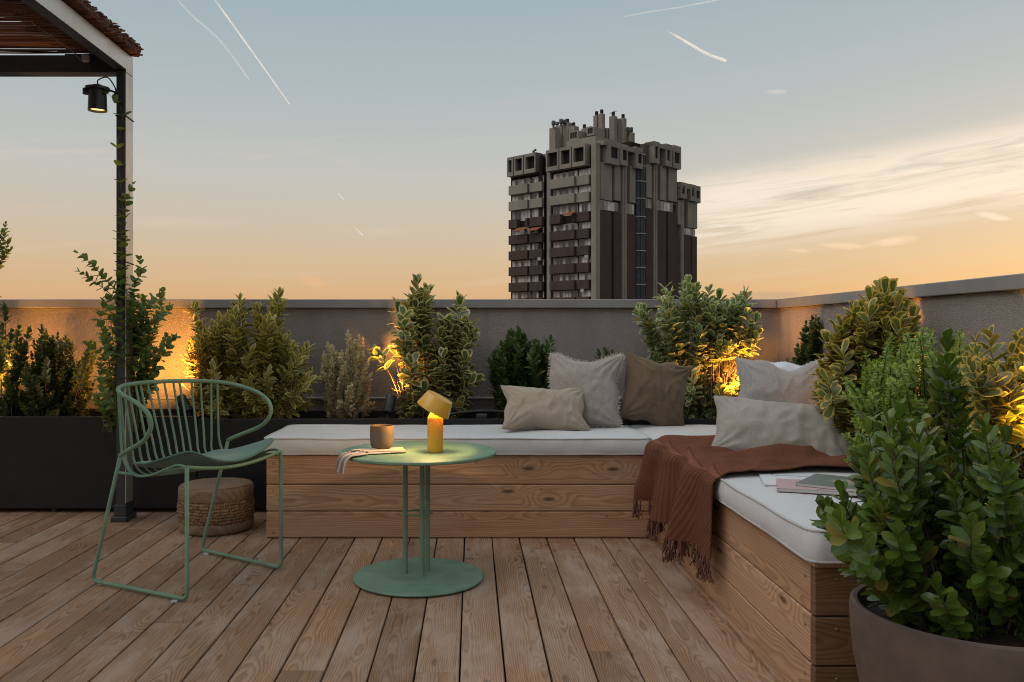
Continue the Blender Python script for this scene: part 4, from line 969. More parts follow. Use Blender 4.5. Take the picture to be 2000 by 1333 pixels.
for k in range(len(bd)): a, b = bd[k], bd[(k + 1) % len(bd)]; f.append((a, b, b + N1, a + N1))
sp = mk('seat_pad', v, f, SEATPAD, None, True, origin=C(0, 0, .42)); tag(sp, 'thin sea green seat pad lying on the wire chair', 'cushion')
MB().tube([(v[b] + v[b + N1]) / 2 if False else ((Vector(v[b]) + Vector(v[b + N1])) / 2) for b in bd], .0035, 6, closed=True).build('piping', SEATPAD, sp, True)
# ------------------------------------------------------------------ pillows
def pillow(label, c, w, h, th, yaw, lean, roll, m, seed, ear=.10, dent=0.0, fringe=0.0, wr=1.0, sagb=0.0):
    """stuffed cover: local x width, z height, -y front"""
    M = Matrix.Rotation(R(yaw), 3, 'Z') @ Matrix.Rotation(R(-lean), 3, 'X') @ Matrix.Rotation(R(roll), 3, 'Y'); c = Vector(c)
    nu, nv_ = 64, 48; hx, hz = w / 2, h / 2; sd = Vector((seed * 3.1, seed * 1.7, seed))
    def outline(u, q):
        x = u * hx * (1 - ear * (1 - q * q) * (abs(u) ** 2) ); z = q * hz * (1 - ear * (1 - u * u) * (abs(q) ** 2))
        x += .020 * mnoise.noise(Vector((q * 1.6, u, seed))) * abs(u); z += .024 * mnoise.noise(Vector((u * 1.8, q, seed + 5))) * abs(q)
        if dent: z -= dent * math.exp(-((u - .02) / .38) ** 2) * (max(0, q) ** 1.5)
        return x, z
    def surf(u, q, side):
        x, z = outline(u, q); k = max(0.0, (1 - u * u) * (1 - q * q)); t_ = th / 2 * k ** .42
        if sagb: t_ *= 1 + sagb * (-q) * .5
        # wrinkles: soft folds radiating from the corners and along the seams
        cr = 0.0
        for (a, b) in ((-1, -1), (1, -1), (-1, 1), (1, 1)):
            dx, dz = (u - a) * hx, (q - b) * hz; r_ = math.hypot(dx, dz); an = math.atan2(dz, dx)
            cr += math.sin(an * 15 + seed + a * 2 + b + 2 * mnoise.noise(Vector((r_ * 9, an * 2, seed)))) * math.exp(-(r_ / (.30 * h + .02)) ** 2) * min(1, r_ / .03)
        p = Vector((x * 8, z * 8, side * 3)) + sd
        dw = 1.7 * wr * (.0042 * cr * k ** .25 + .0075 * mnoise.noise(p) * k ** .3 + .0048 * (1 - abs(mnoise.noise(p * 1.4 + Vector((x * 9, 0, z * 5))))) ** 3 * k ** .4 + .0022 * mnoise.noise(p * 3.7) * k ** .2)
        return c + M @ Vector((x, -side * (t_ + dw) , z))
    o = thing('pillow', label, 'pillow', c, 'pillows on the corner bench')
    v = []; f = []
    for side in (1, -1):
        for i in range(nu + 1):
            for j in range(nv_ + 1):
                u = -math.cos(math.pi * i / nu) * .35 + (-1 + 2 * i / nu) * .65; q = -math.cos(math.pi * j / nv_) * .35 + (-1 + 2 * j / nv_) * .65; v.append(surf(u, q, side))
    K = (nu + 1) * (nv_ + 1)
    for i in range(nu):
        for j in range(nv_):
            a = i * (nv_ + 1) + j; f.append((a, a + nv_ + 1, a + nv_ + 2, a + 1)); f.append((K + a, K + a + 1, K + a + nv_ + 2, K + a + nv_ + 1))
    MB().add(v, f).build('cover', m, o, True)
    per = [outline(-1 + 2 * i / 60, -1) for i in range(60)] + [outline(1, -1 + 2 * i / 50) for i in range(50)] + [outline(1 - 2 * i / 60, 1) for i in range(60)] + [outline(-1, 1 - 2 * i / 50) for i in range(50)]
    if fringe:
        fb = MB(); rg = random.Random(seed); L_ = len(per)
        for i in range(L_):
            a, b = per[i], per[(i + 1) % L_]; tx, tz = b[0] - a[0], b[1] - a[1]; l = math.hypot(tx, tz) or 1; n_ = Vector((tz / l, 0, -tx / l))
            for k in range(3):
                s_ = rg.random(); p0 = Vector((a[0] + tx * s_, 0, a[1] + tz * s_)) - n_ * .006; d1 = (n_ + Vector((rg.uniform(-.5, .5), rg.uniform(-.6, .6), rg.uniform(-.5, .5)))).normalized(); ll = fringe * rg.uniform(.5, 1.2)
                p1 = p0 + d1 * ll * .6; p2 = p1 + (d1 + Vector((rg.uniform(-.6, .6), rg.uniform(-.6, .6), -.3))).normalized() * ll * .5
                fb.tube([c + M @ p0, c + M @ p1, c + M @ p2], [.0019, .0013, .0005], 4)
        fb.build('fringe', FRINGE, o, kind='stuff')
    else:
        MB().tube([c + M @ Vector((x, 0, z)) for x, z in per], .0028, 5, closed=True).build('seam', m, o, True)
    return o
pillow('beige linen lumbar pillow lying before the fringed square pillow', (X(1064, 4.17), 4.17, .572), .425, .245, .13, 4, 36, 3, LINEN_BEIGE, 3, .10, .012, 0, 1.2)
pillow('large grey-beige square pillow with frayed fringe, propped against the planter', (X(1140, 4.30), 4.30, .648), .375, .375, .15, -14, 13, 1, LINEN_GREY, 7, .10, .022, .019, 1.0)
pillow('dark brown square pillow leaning against the pale-edged shrub', (X(1279, 4.33), 4.335, .640), .36, .36, .15, 10, 12, 12, LINEN_BROWN, 12, .12, .01, 0, 1.2)
pillow('pale blue pillow mostly hidden behind the grey textured pillow', (X(1566, 3.88), 3.88, .655), .37, .35, .13, -22, 10, -6, LINEN_BLUE, 21, .08, .02, .010)
pillow('grey textured square pillow propped between the shrubs and the taupe pillow', (X(1526, 3.66), 3.66, .650), .385, .37, .15, -14, 10, 2, BOUCLE, 16, .08, .035, .010, .7)
pillow('taupe linen lumbar pillow resting on the rust throw', (X(1530, 3.25), 3.25, .560), .53, .285, .17, -12, 40, 7, LINEN_TAUPE, 26, .07, .012, 0, 1.25)

# ------------------------------------------------------------------ rust throw
thr = thing('throw_blanket', 'rust knitted throw with tasselled ends draped over the bench corner', 'blanket', (.9, 3.3, .47))
NU, NV = 150, 150
def throw_pt(u, v):
    """u 0..1 along the bench (near to far), v 0..1 from the planter across the seat and down the front"""
    y = 2.80 + .95 * u; top_len, drop = .58, .40
    s_ = v * (top_len + drop + .02)
    fl_y = 0.0
    fold = .016 * math.sin(u * 19 + 1.5 * math.sin(v * 5)) + .009 * math.sin(u * 37 + v * 7) + .016 * mnoise.noise(Vector((u * 7, v * 6, 2)))
    if s_ < top_len:
        x = 1.402 - s_; k = s_ / top_len
        pinch = .10 * math.sin(math.pi * min(1, k * 1.15)) * (.5 - u)
        y2 = y + pinch * .5 + .05 * (u - .5) * -1 * (1 - k) + .018 * math.sin(k * 5 + 1)
        cr = .5 + .5 * math.sin(k * 7 + u * 3)
        h = .4725 + max(0, .014 + (fold * 1.0 + .024 * (1 - abs(mnoise.noise(Vector((u * 5 + k * 2.2, k * 1.4, 7))))) ** 4 + .010 * math.sin(u * 17 + k * 6) * (.4 + .6 * cr)) * (.25 + .75 * min(1, u * 6, (1 - u) * 6)) * (1 - .55 * k * u))
        e = max(0, (k - .93) / .07); h -= .020 * e * e
        return Vector((x, y2, h))
    q = (s_ - top_len) / drop; q = min(q, 1.02)
    ang = min(1, q / .10); out = .022 * math.sin(ang * math.pi / 2)
    edge = min(1, u * 7)                                     # the near edge hangs straight and close to the cushion
    fa = (.016 + .040 * q) * math.sin(u * 21 + .9 + .8 * math.sin(u * 5)) + .018 * q * math.sin(u * 41 + 2) + .012 * q * mnoise.noise(Vector((u * 9, q * 3, 6)))
    flare = q * (.03 * max(0, u - .70) / .30)
    y2 = y - .005 + q * .03 * (u - .1) + .016 * q * math.sin(u * 31) * edge
    z = .458 - .255 * q * (1 - .10 * u) + .004 - .02 * q * math.sin(u * 3.1)
    return Vector((.815 - out * .55 - q * .006 - edge * max(-.010, fa + .006) - flare - .006, y2, z))
v = []; f = []; uv = []
for i in range(NU + 1):
    for j in range(NV + 1): v.append(throw_pt(i / NU, j / NV)); uv.append((i / NU * .9, j / NV))
for i in range(NU):
    for j in range(NV): a = i * (NV + 1) + j; f.append((a, a + 1, a + NV + 2, a + NV + 1))
cb = MB().add(v, f, uv).build('cloth', RUST, thr, True); md = cb.modifiers.new('thickness', 'SOLIDIFY'); md.thickness = .005; md.offset = 0
rg = random.Random(5)
tmesh = []
for k in range(5):
    b = MB(); b.lathe([(0, .004), (.0035, .003), (.0052, -.004), (.0035, -.011)], (0, 0, 0), 8)
    for s_ in range(8):
        a = s_ * .8 + rg.random(); r0 = .0028; pts = [(r0 * math.cos(a), r0 * math.sin(a), -.008), (rg.uniform(-.007, .007), rg.uniform(-.007, .007), -.030), (rg.uniform(-.011, .011), rg.uniform(-.011, .011), -.052), (rg.uniform(-.015, .015), rg.uniform(-.015, .015), -.072 - rg.random() * .014)]
        b.tube(catmull(pts, 3), .0017, 4)
    o = b.build('tassel', RUSTF, None, True); tmesh.append(o.data); COL.objects.unlink(o); bpy.data.objects.remove(o)
for i in range(46):
    u = (i + .5) / 46; p = throw_pt(u, 1.0); o = bpy.data.objects.new('tassel', tmesh[i % 5]); COL.objects.link(o); o.parent = thr
    o.location = p - thr.location; o.rotation_euler = (rg.uniform(-.15, .15), rg.uniform(-.1, .12), rg.random() * 6)

# ------------------------------------------------------------------ magazines
def text(s, size, m, loc, rotz, parent, name='lettering', ext=.0):
    cu = bpy.data.curves.new(name, 'FONT'); cu.body = s; cu.size = size; cu.extrude = ext; cu.materials.append(m); cu.resolution_u = 3
    tmp = bpy.data.objects.new('tmp_lettering', cu); me = bpy.data.meshes.new_from_object(tmp); bpy.data.objects.remove(tmp); me.name = name
    if not me.materials: me.materials.append(m)
    o = bpy.data.objects.new(name, me); COL.objects.link(o); o.parent = parent
    o.matrix_local = Matrix.Translation(Vector(loc) - parent.location) @ Matrix.Rotation(rotz, 4, 'Z'); return o
INK = simple('black_ink', (.02, .02, .022), .6)
def paper(name, c):
    m, t = mat(name); n = t.noise(t.tc('Object'), 12.0, 3.0); principled(t, t.mix(t.ss(n, .4, .8, 0, .3), c, tuple(k * .85 for k in c)), .42, spec=.4); return m
PINK = paper('pink_cover', (.50, .32, .325)); PAGES = paper('page_edges', (.46, .46, .45)); WHITEC = paper('white_cover', (.66, .67, .69))
def green_cover():
    m, t = mat('grey_green_cover'); x, y, z = t.sep(t.tc('Object')); n = t.noise(t.tc('Object'), 14.0, 4.0, .65)
    a = t.m('ADD', t.m('POWER', t.m('DIVIDE', t.m('SUBTRACT', x, .030), .085), 2.0), t.m('POWER', t.m('DIVIDE', t.m('SUBTRACT', y, .005), .055), 2.0))
    k = t.ss(t.m('ADD', a, n), .9, 1.5, 1.0, 0.0); c = t.mix(k, (.145, .165, .150), (.38, .32, .25))
    k2 = t.ss(t.m('ADD', a, t.noise(t.tc('Object'), 25.0, 3.0)), .75, .95, 1.0, 0.0); c = t.mix(t.m('MULTIPLY', k2, t.ss(n, .5, .6)), c, (.05, .05, .045)); principled(t, c, .45, spec=.4); return m
GCOV = green_cover()
def magazine(name, label, cx, cy, z, w, l, th, rot, m, pages):
    o = bpy.data.objects.new(name, None); COL.objects.link(o); o.location = (cx, cy, z); o['label'] = label; o['category'] = 'magazine'; o['group'] = 'magazines on the white cushion'
    M = Matrix.Rotation(rot, 3, 'Z'); P = Vector((cx, cy, z))
    def bx(n_, mm, x0, x1, y0, y1, z0, z1, c=0):
        b = MB(); b.box(x0, x1, y0, y1, z0, z1, c); q = bpy.data.meshes.new(n_); q.from_pydata([tuple(M @ Vector(p)) for p in b.v], [], b.f); q.materials.append(mm); q.update()
        k = bpy.data.objects.new(n_, q); COL.objects.link(k); k.parent = o; return k
    bx('pages', pages, -w / 2 + .001, w / 2 - .0015, -l / 2 + .001, l / 2 - .001, .0008, th - .0008)
    # covers keep their own axes so that the print follows the page
    q = bpy.data.meshes.new('cover'); b = MB(); b.box(-w / 2, w / 2, -l / 2, l / 2, th - .0007, th).box(-w / 2, w / 2, -l / 2, l / 2, 0, .0007).box(-w / 2 - .0006, -w / 2 + .0002, -l / 2, l / 2, 0.0002, th - .0002)
    q.from_pydata(b.v, [], b.f); q.materials.append(m); q.update(); k = bpy.data.objects.new('cover', q); COL.objects.link(k); k.parent = o; k.rotation_euler = (0, 0, rot); return o
ZS = .4705
mw = magazine('magazine', 'white magazine with black lettering lying under the pink and grey-green ones', 1.115, 2.70, ZS + .001, .36, .26, .005, R(-14), WHITEC, PAGES)
mp = magazine('magazine', 'pink magazine under the grey-green one, closest to the cushion edge', 1.045, 2.545, ZS + .0065, .235, .175, .010, R(-19), PINK, PAGES)
mg = magazine('magazine', 'grey-green magazine with a landscape photograph on its cover, topmost of the stack', 1.130, 2.545, ZS + .0172, .235, .205, .009, R(-38), GCOV, PAGES)
text('Permanent', .026, INK, (.985, 2.780, ZS + .0063), R(-14), mw); text('La Amour', .020, INK, (1.150, 2.765, ZS + .0063), R(-14), mw); text('En', .014, INK, (1.13, 2.80, ZS + .0063), R(-14), mw)
text('L E S A', .013, INK, (1.075, 2.480, ZS + .0265), R(-38), mg); text('magazin', .012, simple('red_ink', (.35, .08, .09)), (1.01, 2.472, ZS + .0168), R(-19), mp)

# ------------------------------------------------------------------ clay pot
POX, POY = 1.052, 1.78
pot = thing('clay_pot', 'large round brown clay pot in front of the bench arm', 'pot', (POX, POY, 0))
MB().lathe([(0.0000, 0.0009), (0.1410, 0.0009), (0.1551, 0.0054), (0.1833, 0.0722), (0.2087, 0.1534), (0.2265, 0.2436), (0.2331, 0.3113), (0.2345, 0.3474), (0.2322, 0.3628), (0.2265, 0.3682), (0.2181, 0.3655), (0.2143, 0.3538), (0.2087, 0.2978), (0.0000, 0.2978)], (POX, POY, 0), 96).build('pot_body', POTM, pot, 'auto')
v = [(POX, POY, .332)]; f = []; nr, na = 8, 40
for i in range(1, nr + 1):
    for k in range(na):
        a = 2 * math.pi * k / na; r_ = .211 * i / nr; v.append((POX + r_ * math.cos(a), POY + r_ * math.sin(a), .328 + .014 * mnoise.noise(Vector((r_ * 20 * math.cos(a), r_ * 20 * math.sin(a), 3)))))
for k in range(na): f.append((0, 1 + k, 1 + (k + 1) % na))
for i in range(nr - 1):
    for k in range(na): a = 1 + i * na + k; b = 1 + i * na + (k + 1) % na; f.append((a, a + na, b + na, b))
MB().add(v, f).build('soil', SOIL, pot, True)
# ------------------------------------------------------------------ plants
def leaf_geo(shape, curl, fold, rows=6):
    """unit leaf along +y (length 1), face up +z; returns verts, faces, uv"""
    v = []; uv = []; f = []
    for i in range(rows):
        s = i / (rows - 1)
        if shape == 'oval': w = .31 * math.sin(math.pi * min(1, s * .90 + .06)) ** .70
        elif shape == 'lance': w = .20 * math.sin(math.pi * min(1, s * .95 + .05)) ** .9
        elif shape == 'obovate': w = .265 * math.sin(math.pi * min(1, (s ** 1.45) * .86 + .05)) ** .62
        else: w = .41 * math.sin(math.pi * min(1, s * .88 + .1)) ** .7
        if i == rows - 1: w *= {'oval': .30, 'lance': .1, 'obovate': .55, 'round': .3}[shape]
        y = s * math.cos(curl * s * .5); z = -curl * s * s * .45
        for u in (-1, 0, 1): v.append((u * w, y, z + abs(u) * w * fold)); uv.append((u, s))
    for i in range(rows - 1):
        for k in range(2): a = i * 3 + k; f.append((a, a + 1, a + 4, a + 3))
    return np.array(v), f, uv
VAR = [(.10, .35), (.40, .25), (-.30, .35), (-.10, .20)]
def inside(P, x, y):
    c = False; j = len(P) - 1
    for i in range(len(P)):
        if (P[i][1] > y) != (P[j][1] > y) and x < (P[j][0] - P[i][0]) * (y - P[i][1]) / (P[j][1] - P[i][1]) + P[i][0]: c = not c
        j = i
    return c
def plant(name, label, cat, d, poly, bases, lm, shape, L, n, span, inode, seed, zsoil, thick=.13, tips=(), branches=(), nobj=150, per=2, ang=52, group='shrubs in the planter boxes', stemm=None, rstem=.0032, upr=.55, dfun=None, size_tip=.6, ylim=None, open_base=0.0):
    """shrub from many shoots: each runs from the soil to a tip inside the outline seen from the terrace and carries leaf pairs along its upper part"""
    rg = random.Random(seed); nr = np.random.default_rng(seed)
    root = thing(name, label, cat, (X(bases[0][0], d), d, zsoil), group)
    sh = [leaf_geo(shape, a + .0, b) for a, b in VAR]
    shoots = []; xs = [p[0] for p in poly] if poly else [0]; ys = [p[1] for p in poly] if poly else [0]
    T_ = [(x, y, 1) for x, y in tips]
    while poly and len(T_) < n:
        x, y = rg.uniform(min(xs), max(xs)), rg.uniform(min(ys), max(ys))
        if inside(poly, x, y): T_.append((x, y, 0))
    for (x, y, isx) in T_:
        if not isx: x += rg.gauss(0, 9); y += abs(rg.gauss(0, 6)) * rg.choice((-1, 1))
        dd = d + (rg.gauss(0, .25) if isx else rg.gauss(0, .55)) * thick
        if dfun: dd += dfun(x, y)
        if ylim: dd = min(max(dd, ylim[0]), ylim[1])
        tip = at(x, y, dd); b = min(bases, key=lambda q: abs(q[0] - x) + rg.random() * 40)
        bx = X(b[0], d); b0 = Vector((bx + rg.gauss(0, .022), d + rg.gauss(0, .25) * thick, zsoil - .01))
        top = tip.z - b0.z
        c1 = Vector((b0.x + (tip.x - b0.x) * .35, b0.y + (tip.y - b0.y) * .35, b0.z + max(.03, top) * .55))
        c2 = tip - Vector(((tip.x - c1.x) * .35 * (1 - upr), 0, max(.02, abs(top)) * .25 * upr))
        m = 14; pts = [(b0 * (1 - u) ** 3 + c1 * 3 * u * (1 - u) ** 2 + c2 * 3 * u * u * (1 - u) + tip * u ** 3) for u in [k / m for k in range(m + 1)]]
        shoots.append((pts, rg.uniform(.7, 1.25) * span * (.62 if isx else 1.0), 1.0))
    for br in branches:
        q = [at(p[0], p[1], p[2] if len(p) > 2 else d) for p in br['pts']]; shoots.append((catmull(q, 5), br.get('span', 9), br.get('sparse', 1.0)))
    stem = MB(); O = []; Ax = []; Nn = []; Sz = []
    for pts, sp, sparse in shoots:
        ln = [0.0]
        for i in range(1, len(pts)): ln.append(ln[-1] + (pts[i] - pts[i - 1]).length)
        tot = ln[-1]; k = len(pts)
        rs = [rstem * (1 - .7 * i / (k - 1)) for i in range(k)]; stem.tube(pts[::2] if k > 8 else pts, rs[::2] if k > 8 else rs, 4, caps=False)
        s = tot; rot = rg.random() * 6.28; cnt = 0
        while s > max(.0, tot - sp) and s > tot * open_base:
            i = max(1, next((j for j in range(1, k) if ln[j] >= s), k - 1)); fr = (s - ln[i - 1]) / max(1e-6, ln[i] - ln[i - 1]); p = pts[i - 1].lerp(pts[i], min(1, fr)); ax = (pts[i] - pts[i - 1]).normalized()
            ref = Vector((1, 0, 0)) if abs(ax.x) < .8 else Vector((0, 1, 0)); e1 = (ref - ax * ref.dot(ax)).normalized(); e2 = ax.cross(e1)
            young = max(0, 1 - (tot - s) / (inode * 3.2)); size = L * (1 - (1 - size_tip) * young) * rg.uniform(.72, 1.12)
            for j in range(per):
                a = rot + j * 2 * math.pi / per + rg.uniform(-.35, .35); rad = e1 * math.cos(a) + e2 * math.sin(a)
                th = R(ang * (1 - .55 * young) + rg.uniform(-14, 16)); dr = (ax * math.cos(th) + rad * math.sin(th) + Vector((0, 0, rg.uniform(-.10, .12)))).normalized()
                up = (ax * math.sin(th) - rad * math.cos(th)); up = (up + Vector((rg.uniform(-.3, .3), rg.uniform(-.3, .3), .25 + rg.uniform(-.2, .2)))); up = (up - dr * up.dot(dr))
                if up.length < 1e-3: continue
                O.append(p + dr * .15 * size * 0); Ax.append(dr); Nn.append(up.normalized()); Sz.append(size)
            rot += math.pi / 2 if per == 2 else 2.4
            s -= inode * rg.uniform(.7, 1.3) * sparse; cnt += 1
    O = np.array([tuple(q) for q in O]); Ax = np.array([tuple(q) for q in Ax]); Nn = np.array([tuple(q) for q in Nn]); Sz = np.array(Sz)
    if zsoil > .1:
        keep = O[:, 2] > zsoil - .03
        O, Ax, Nn, Sz = O[keep], Ax[keep], Nn[keep], Sz[keep]
    for c, dv in LAMPS:                                   # the beam of a spotlight is kept clear of leaves just above its lens
        q = O - np.array(tuple(c)); al = np.clip(q @ np.array(tuple(dv)), 0, .10); rad = np.linalg.norm(q - al[:, None] * np.array(tuple(dv))[None], axis=1); keep = rad > .108
        O, Ax, Nn, Sz = O[keep], Ax[keep], Nn[keep], Sz[keep]
    Rt = np.cross(Ax, Nn); N = len(O)
    stem.build('stem', stemm or STEM, root, True)
    view = O - np.array([0, 0, HC]); dist = np.linalg.norm(view, axis=1); facing = np.abs((view / dist[:, None] * Nn).sum(1))
    score = Sz / dist * (.25 + facing) - (O[:, 1] - d) * .012 * (Sz.mean() / .05)
    order = np.argsort(-score); solo = order[:nobj]; rest = order[nobj:]
    me4 = []
    for (v, f, uv) in sh:
        me = bpy.data.meshes.new('leaf'); me.from_pydata([tuple(p) for p in v], [], f); ul = me.uv_layers.new(name='UVMap'); li = np.empty(len(me.loops), dtype=np.int32); me.loops.foreach_get('vertex_index', li)
        ul.data.foreach_set('uv', np.asarray(uv, dtype=np.float32)[li].ravel()); me.polygons.foreach_set('use_smooth', [True] * len(me.polygons)); me.materials.append(lm); me.update(); me4.append(me)
    rl = root.location
    for i in solo:
        o = bpy.data.objects.new('leaf', me4[int(i) % 4]); COL.objects.link(o); o.parent = root
        s = Sz[i]; a, b, c, p = Rt[i], Ax[i], Nn[i], O[i]
        o.matrix_local = Matrix(((a[0] * s, b[0] * s, c[0] * s, p[0] - rl.x), (a[1] * s, b[1] * s, c[1] * s, p[1] - rl.y), (a[2] * s, b[2] * s, c[2] * s, p[2] - rl.z), (0, 0, 0, 1)))
    if len(rest):
        V = []; Fc = []; UV = []; RN = []; off = 0
        nf0 = np.array(sh[0][1]); uv0 = np.array(sh[0][2], dtype=np.float32)
        for q in range(4):
            idx = rest[rest % 4 == q]
            if not len(idx): continue
            v = sh[q][0]; W = (v[None, :, 0:1] * Rt[idx][:, None, :] + v[None, :, 1:2] * Ax[idx][:, None, :] + v[None, :, 2:3] * Nn[idx][:, None, :]) * Sz[idx][:, None, None] + O[idx][:, None, :] - np.array(tuple(rl))[None, None, :]
            k = len(idx); nv = len(v); V.append(W.reshape(-1, 3)); Fc.append((nf0[None] + (off + np.arange(k) * nv)[:, None, None]).reshape(-1, 4)); off += k * nv
            UV.append(np.tile(uv0, (k, 1))); RN.append(np.repeat(nr.random(k), nv))
        V = np.concatenate(V); Fc = np.concatenate(Fc); UV = np.concatenate(UV); RN = np.concatenate(RN).astype(np.float32)
        me = bpy.data.meshes.new('foliage'); me.vertices.add(len(V)); me.vertices.foreach_set('co', V.astype(np.float32).ravel()); nfc = len(Fc)
        me.loops.add(nfc * 4); me.loops.foreach_set('vertex_index', Fc.astype(np.int32).ravel()); me.polygons.add(nfc); me.polygons.foreach_set('loop_start', np.arange(0, nfc * 4, 4, dtype=np.int32)); me.polygons.foreach_set('use_smooth', np.ones(nfc, dtype=bool))
        me.update(calc_edges=True); ul = me.uv_layers.new(name='UVMap'); ul.data.foreach_set('uv', UV[Fc.ravel()].ravel()); at2 = me.attributes.new('rnd', 'FLOAT', 'POINT'); at2.data.foreach_set('value', RN); me.materials.append(lm)
        fo = bpy.data.objects.new('foliage', me); COL.objects.link(fo); fo.parent = root; fo['kind'] = 'stuff'
    print('PLANT', name, N, len(solo)); return root
ZP = .448
plant('shrub', 'loose green shrub cut by the frame edge, lit orange from below', 'shrub', 4.68, [(-60, 600), (15, 598), (28, 640), (58, 640), (60, 668), (42, 700), (50, 755), (38, 812), (-60, 812)], [(-20, 812), (20, 812)], L_DARK, 'oval', .052, 65, .24, .020, 101, ZP, tips=[(10, 598), (58, 645), (5, 640), (50, 690), (-8, 575)], nobj=120, open_base=.2)
plant('shrub', 'dense dark boxwood bush between the frame edge and the pergola post', 'shrub', 4.66, [(78, 640), (92, 640), (105, 662), (115, 652), (132, 660), (140, 690), (150, 700), (185, 672), (186, 690), (168, 722), (182, 762), (165, 812), (55, 812), (42, 770), (55, 705), (75, 690)], [(85, 812), (110, 812), (140, 812)], L_BOX, 'oval', .034, 230, .16, .012, 102, ZP, tips=[(82, 638), (90, 650), (113, 655), (128, 660), (178, 670), (183, 685), (62, 692), (50, 740)], nobj=200)
plant('shrub', 'wide olive bush with narrow leaves to the side of the wire chair', 'shrub', 4.66, [(385, 640), (430, 622), (470, 610), (528, 598), (545, 585), (556, 600), (555, 640), (570, 668), (600, 690), (588, 710), (612, 745), (606, 770), (580, 790), (560, 812), (372, 812), (345, 720), (375, 690), (370, 650)], [(430, 812), (470, 812), (510, 812)], L_OLIVE, 'lance', .076, 140, .22, .018, 103, ZP, tips=[(380, 603), (468, 588), (545, 577), (537, 585), (598, 686), (350, 712), (612, 745), (372, 700), (455, 608)], nobj=300, per=3, ang=64, size_tip=.9)
plant('shrub', 'small silvery cream shrub with bare lower stems', 'shrub', 4.72, [(640, 672), (655, 688), (680, 652), (690, 680), (707, 664), (714, 690), (720, 740), (708, 790), (695, 806), (648, 806), (634, 765), (627, 700)], [(655, 812), (675, 812), (690, 812)], L_SILVER, 'oval', .030, 95, .20, .010, 104, ZP, tips=[(680, 650), (640, 672), (708, 662), (658, 690), (630, 720)], nobj=120, per=3, open_base=.22, thick=.08)
plant('shrub', 'tall cream-edged variegated shrub lit from its base, behind the table lamp', 'shrub', 4.68, [(803, 580), (814, 550), (830, 560), (832, 608), (848, 628), (872, 612), (895, 588), (908, 595), (908, 622), (928, 645), (932, 680), (920, 702), (928, 750), (908, 790), (870, 812), (795, 812), (775, 770), (780, 740), (762, 718), (735, 700), (732, 685), (762, 690), (790, 690), (788, 650), (775, 606)], [(800, 812), (830, 812), (860, 812)], L_VARW, 'oval', .080, 95, .20, .022, 105, ZP, tips=[(815, 552), (898, 590), (778, 604), (735, 690), (925, 655), (925, 745), (905, 625), (820, 600)], nobj=300, ang=72, size_tip=.95)
plant('shrub', 'dark green upright laurel shrub behind the beige lumbar pillow', 'shrub', 4.66, [(964, 695), (990, 668), (1012, 650), (1026, 668), (1050, 672), (1075, 662), (1072, 705), (1066, 780), (985, 806), (970, 740)], [(990, 812), (1030, 812), (1055, 812)], L_DARK, 'lance', .060, 120, .28, .013, 106, ZP, tips=[(1012, 648), (990, 668), (1075, 662), (966, 690), (1050, 670)], nobj=250, per=3, ang=48)
plant('shrub', 'single dark leafy tip rising between the fringed and brown pillows', 'shrub', 4.70, None, [(1180, 812)], L_DARK, 'lance', .055, 7, .16, .016, 107, ZP, tips=[(1183, 684), (1170, 690), (1196, 692), (1180, 720), (1200, 730), (1160, 740)], nobj=40, per=3)
plant('shrub', 'big pale-edged variegated shrub in the corner behind the brown pillow', 'shrub', 4.66, [(1246, 608), (1262, 603), (1292, 616), (1287, 578), (1300, 565), (1318, 582), (1343, 557), (1352, 580), (1383, 572), (1418, 602), (1440, 574), (1458, 580), (1453, 606), (1474, 628), (1478, 650), (1458, 690), (1452, 740), (1440, 800), (1400, 830), (1330, 830), (1318, 780), (1290, 712), (1266, 672), (1290, 650)], [(1340, 812), (1370, 812), (1400, 812)], L_VARG, 'obovate', .070, 135, .22, .021, 108, ZP, tips=[(1250, 608), (1298, 566), (1344, 557), (1384, 572), (1420, 602), (1455, 578), (1475, 630), (1270, 670), (1475, 655), (1355, 570)], nobj=300, ang=68, size_tip=.9, ylim=(4.47, 4.86))
plant('shrub', 'slim small-leaved shrub with upright shoots at the wall corner', 'shrub', 4.35, [(1552, 690), (1562, 676), (1572, 700), (1578, 626), (1594, 622), (1598, 690), (1608, 640), (1620, 636), (1624, 720), (1550, 740)], [(1570, 800), (1600, 800)], L_BOX, 'oval', .036, 60, .36, .012, 109, ZP, tips=[(1587, 623), (1616, 636), (1558, 676), (1587, 650)], nobj=60, thick=.05, upr=.9)
plant('shrub', 'gold-edged variegated shrub rising beside the grey textured pillow', 'shrub', 3.22, [(1612, 652), (1640, 642), (1662, 630), (1682, 608), (1698, 592), (1715, 567), (1752, 572), (1758, 600), (1786, 622), (1786, 650), (1768, 700), (1700, 722), (1692, 760), (1655, 788), (1614, 780), (1602, 732), (1620, 700)], [(1660, 860), (1690, 860), (1720, 860)], L_VARY, 'obovate', .066, 120, .20, .018, 110, ZP, tips=[(1732, 566), (1645, 643), (1680, 606), (1782, 625), (1612, 720), (1618, 775), (1720, 600), (1608, 745)], nobj=300, thick=.16, ang=70, size_tip=.95)
plant('shrub', 'feathery bright green shrub spilling over the bench end beside the taupe pillow', 'shrub', 2.85, [(1650, 740), (1700, 700), (1740, 655), (1785, 660), (1800, 640), (1830, 690), (1880, 650), (1900, 700), (1890, 800), (1850, 930), (1690, 930), (1650, 880), (1680, 830)], [(1720, 915), (1770, 915), (1820, 915)], L_FINE, 'lance', .021, 430, .13, .0058, 111, ZP, tips=[(1655, 745), (1740, 655), (1800, 645), (1650, 850), (1655, 900), (1690, 690), (1880, 655), (1905, 700), (1668, 820), (1780, 690)], nobj=100, per=3, ang=68, thick=.25, upr=.15)
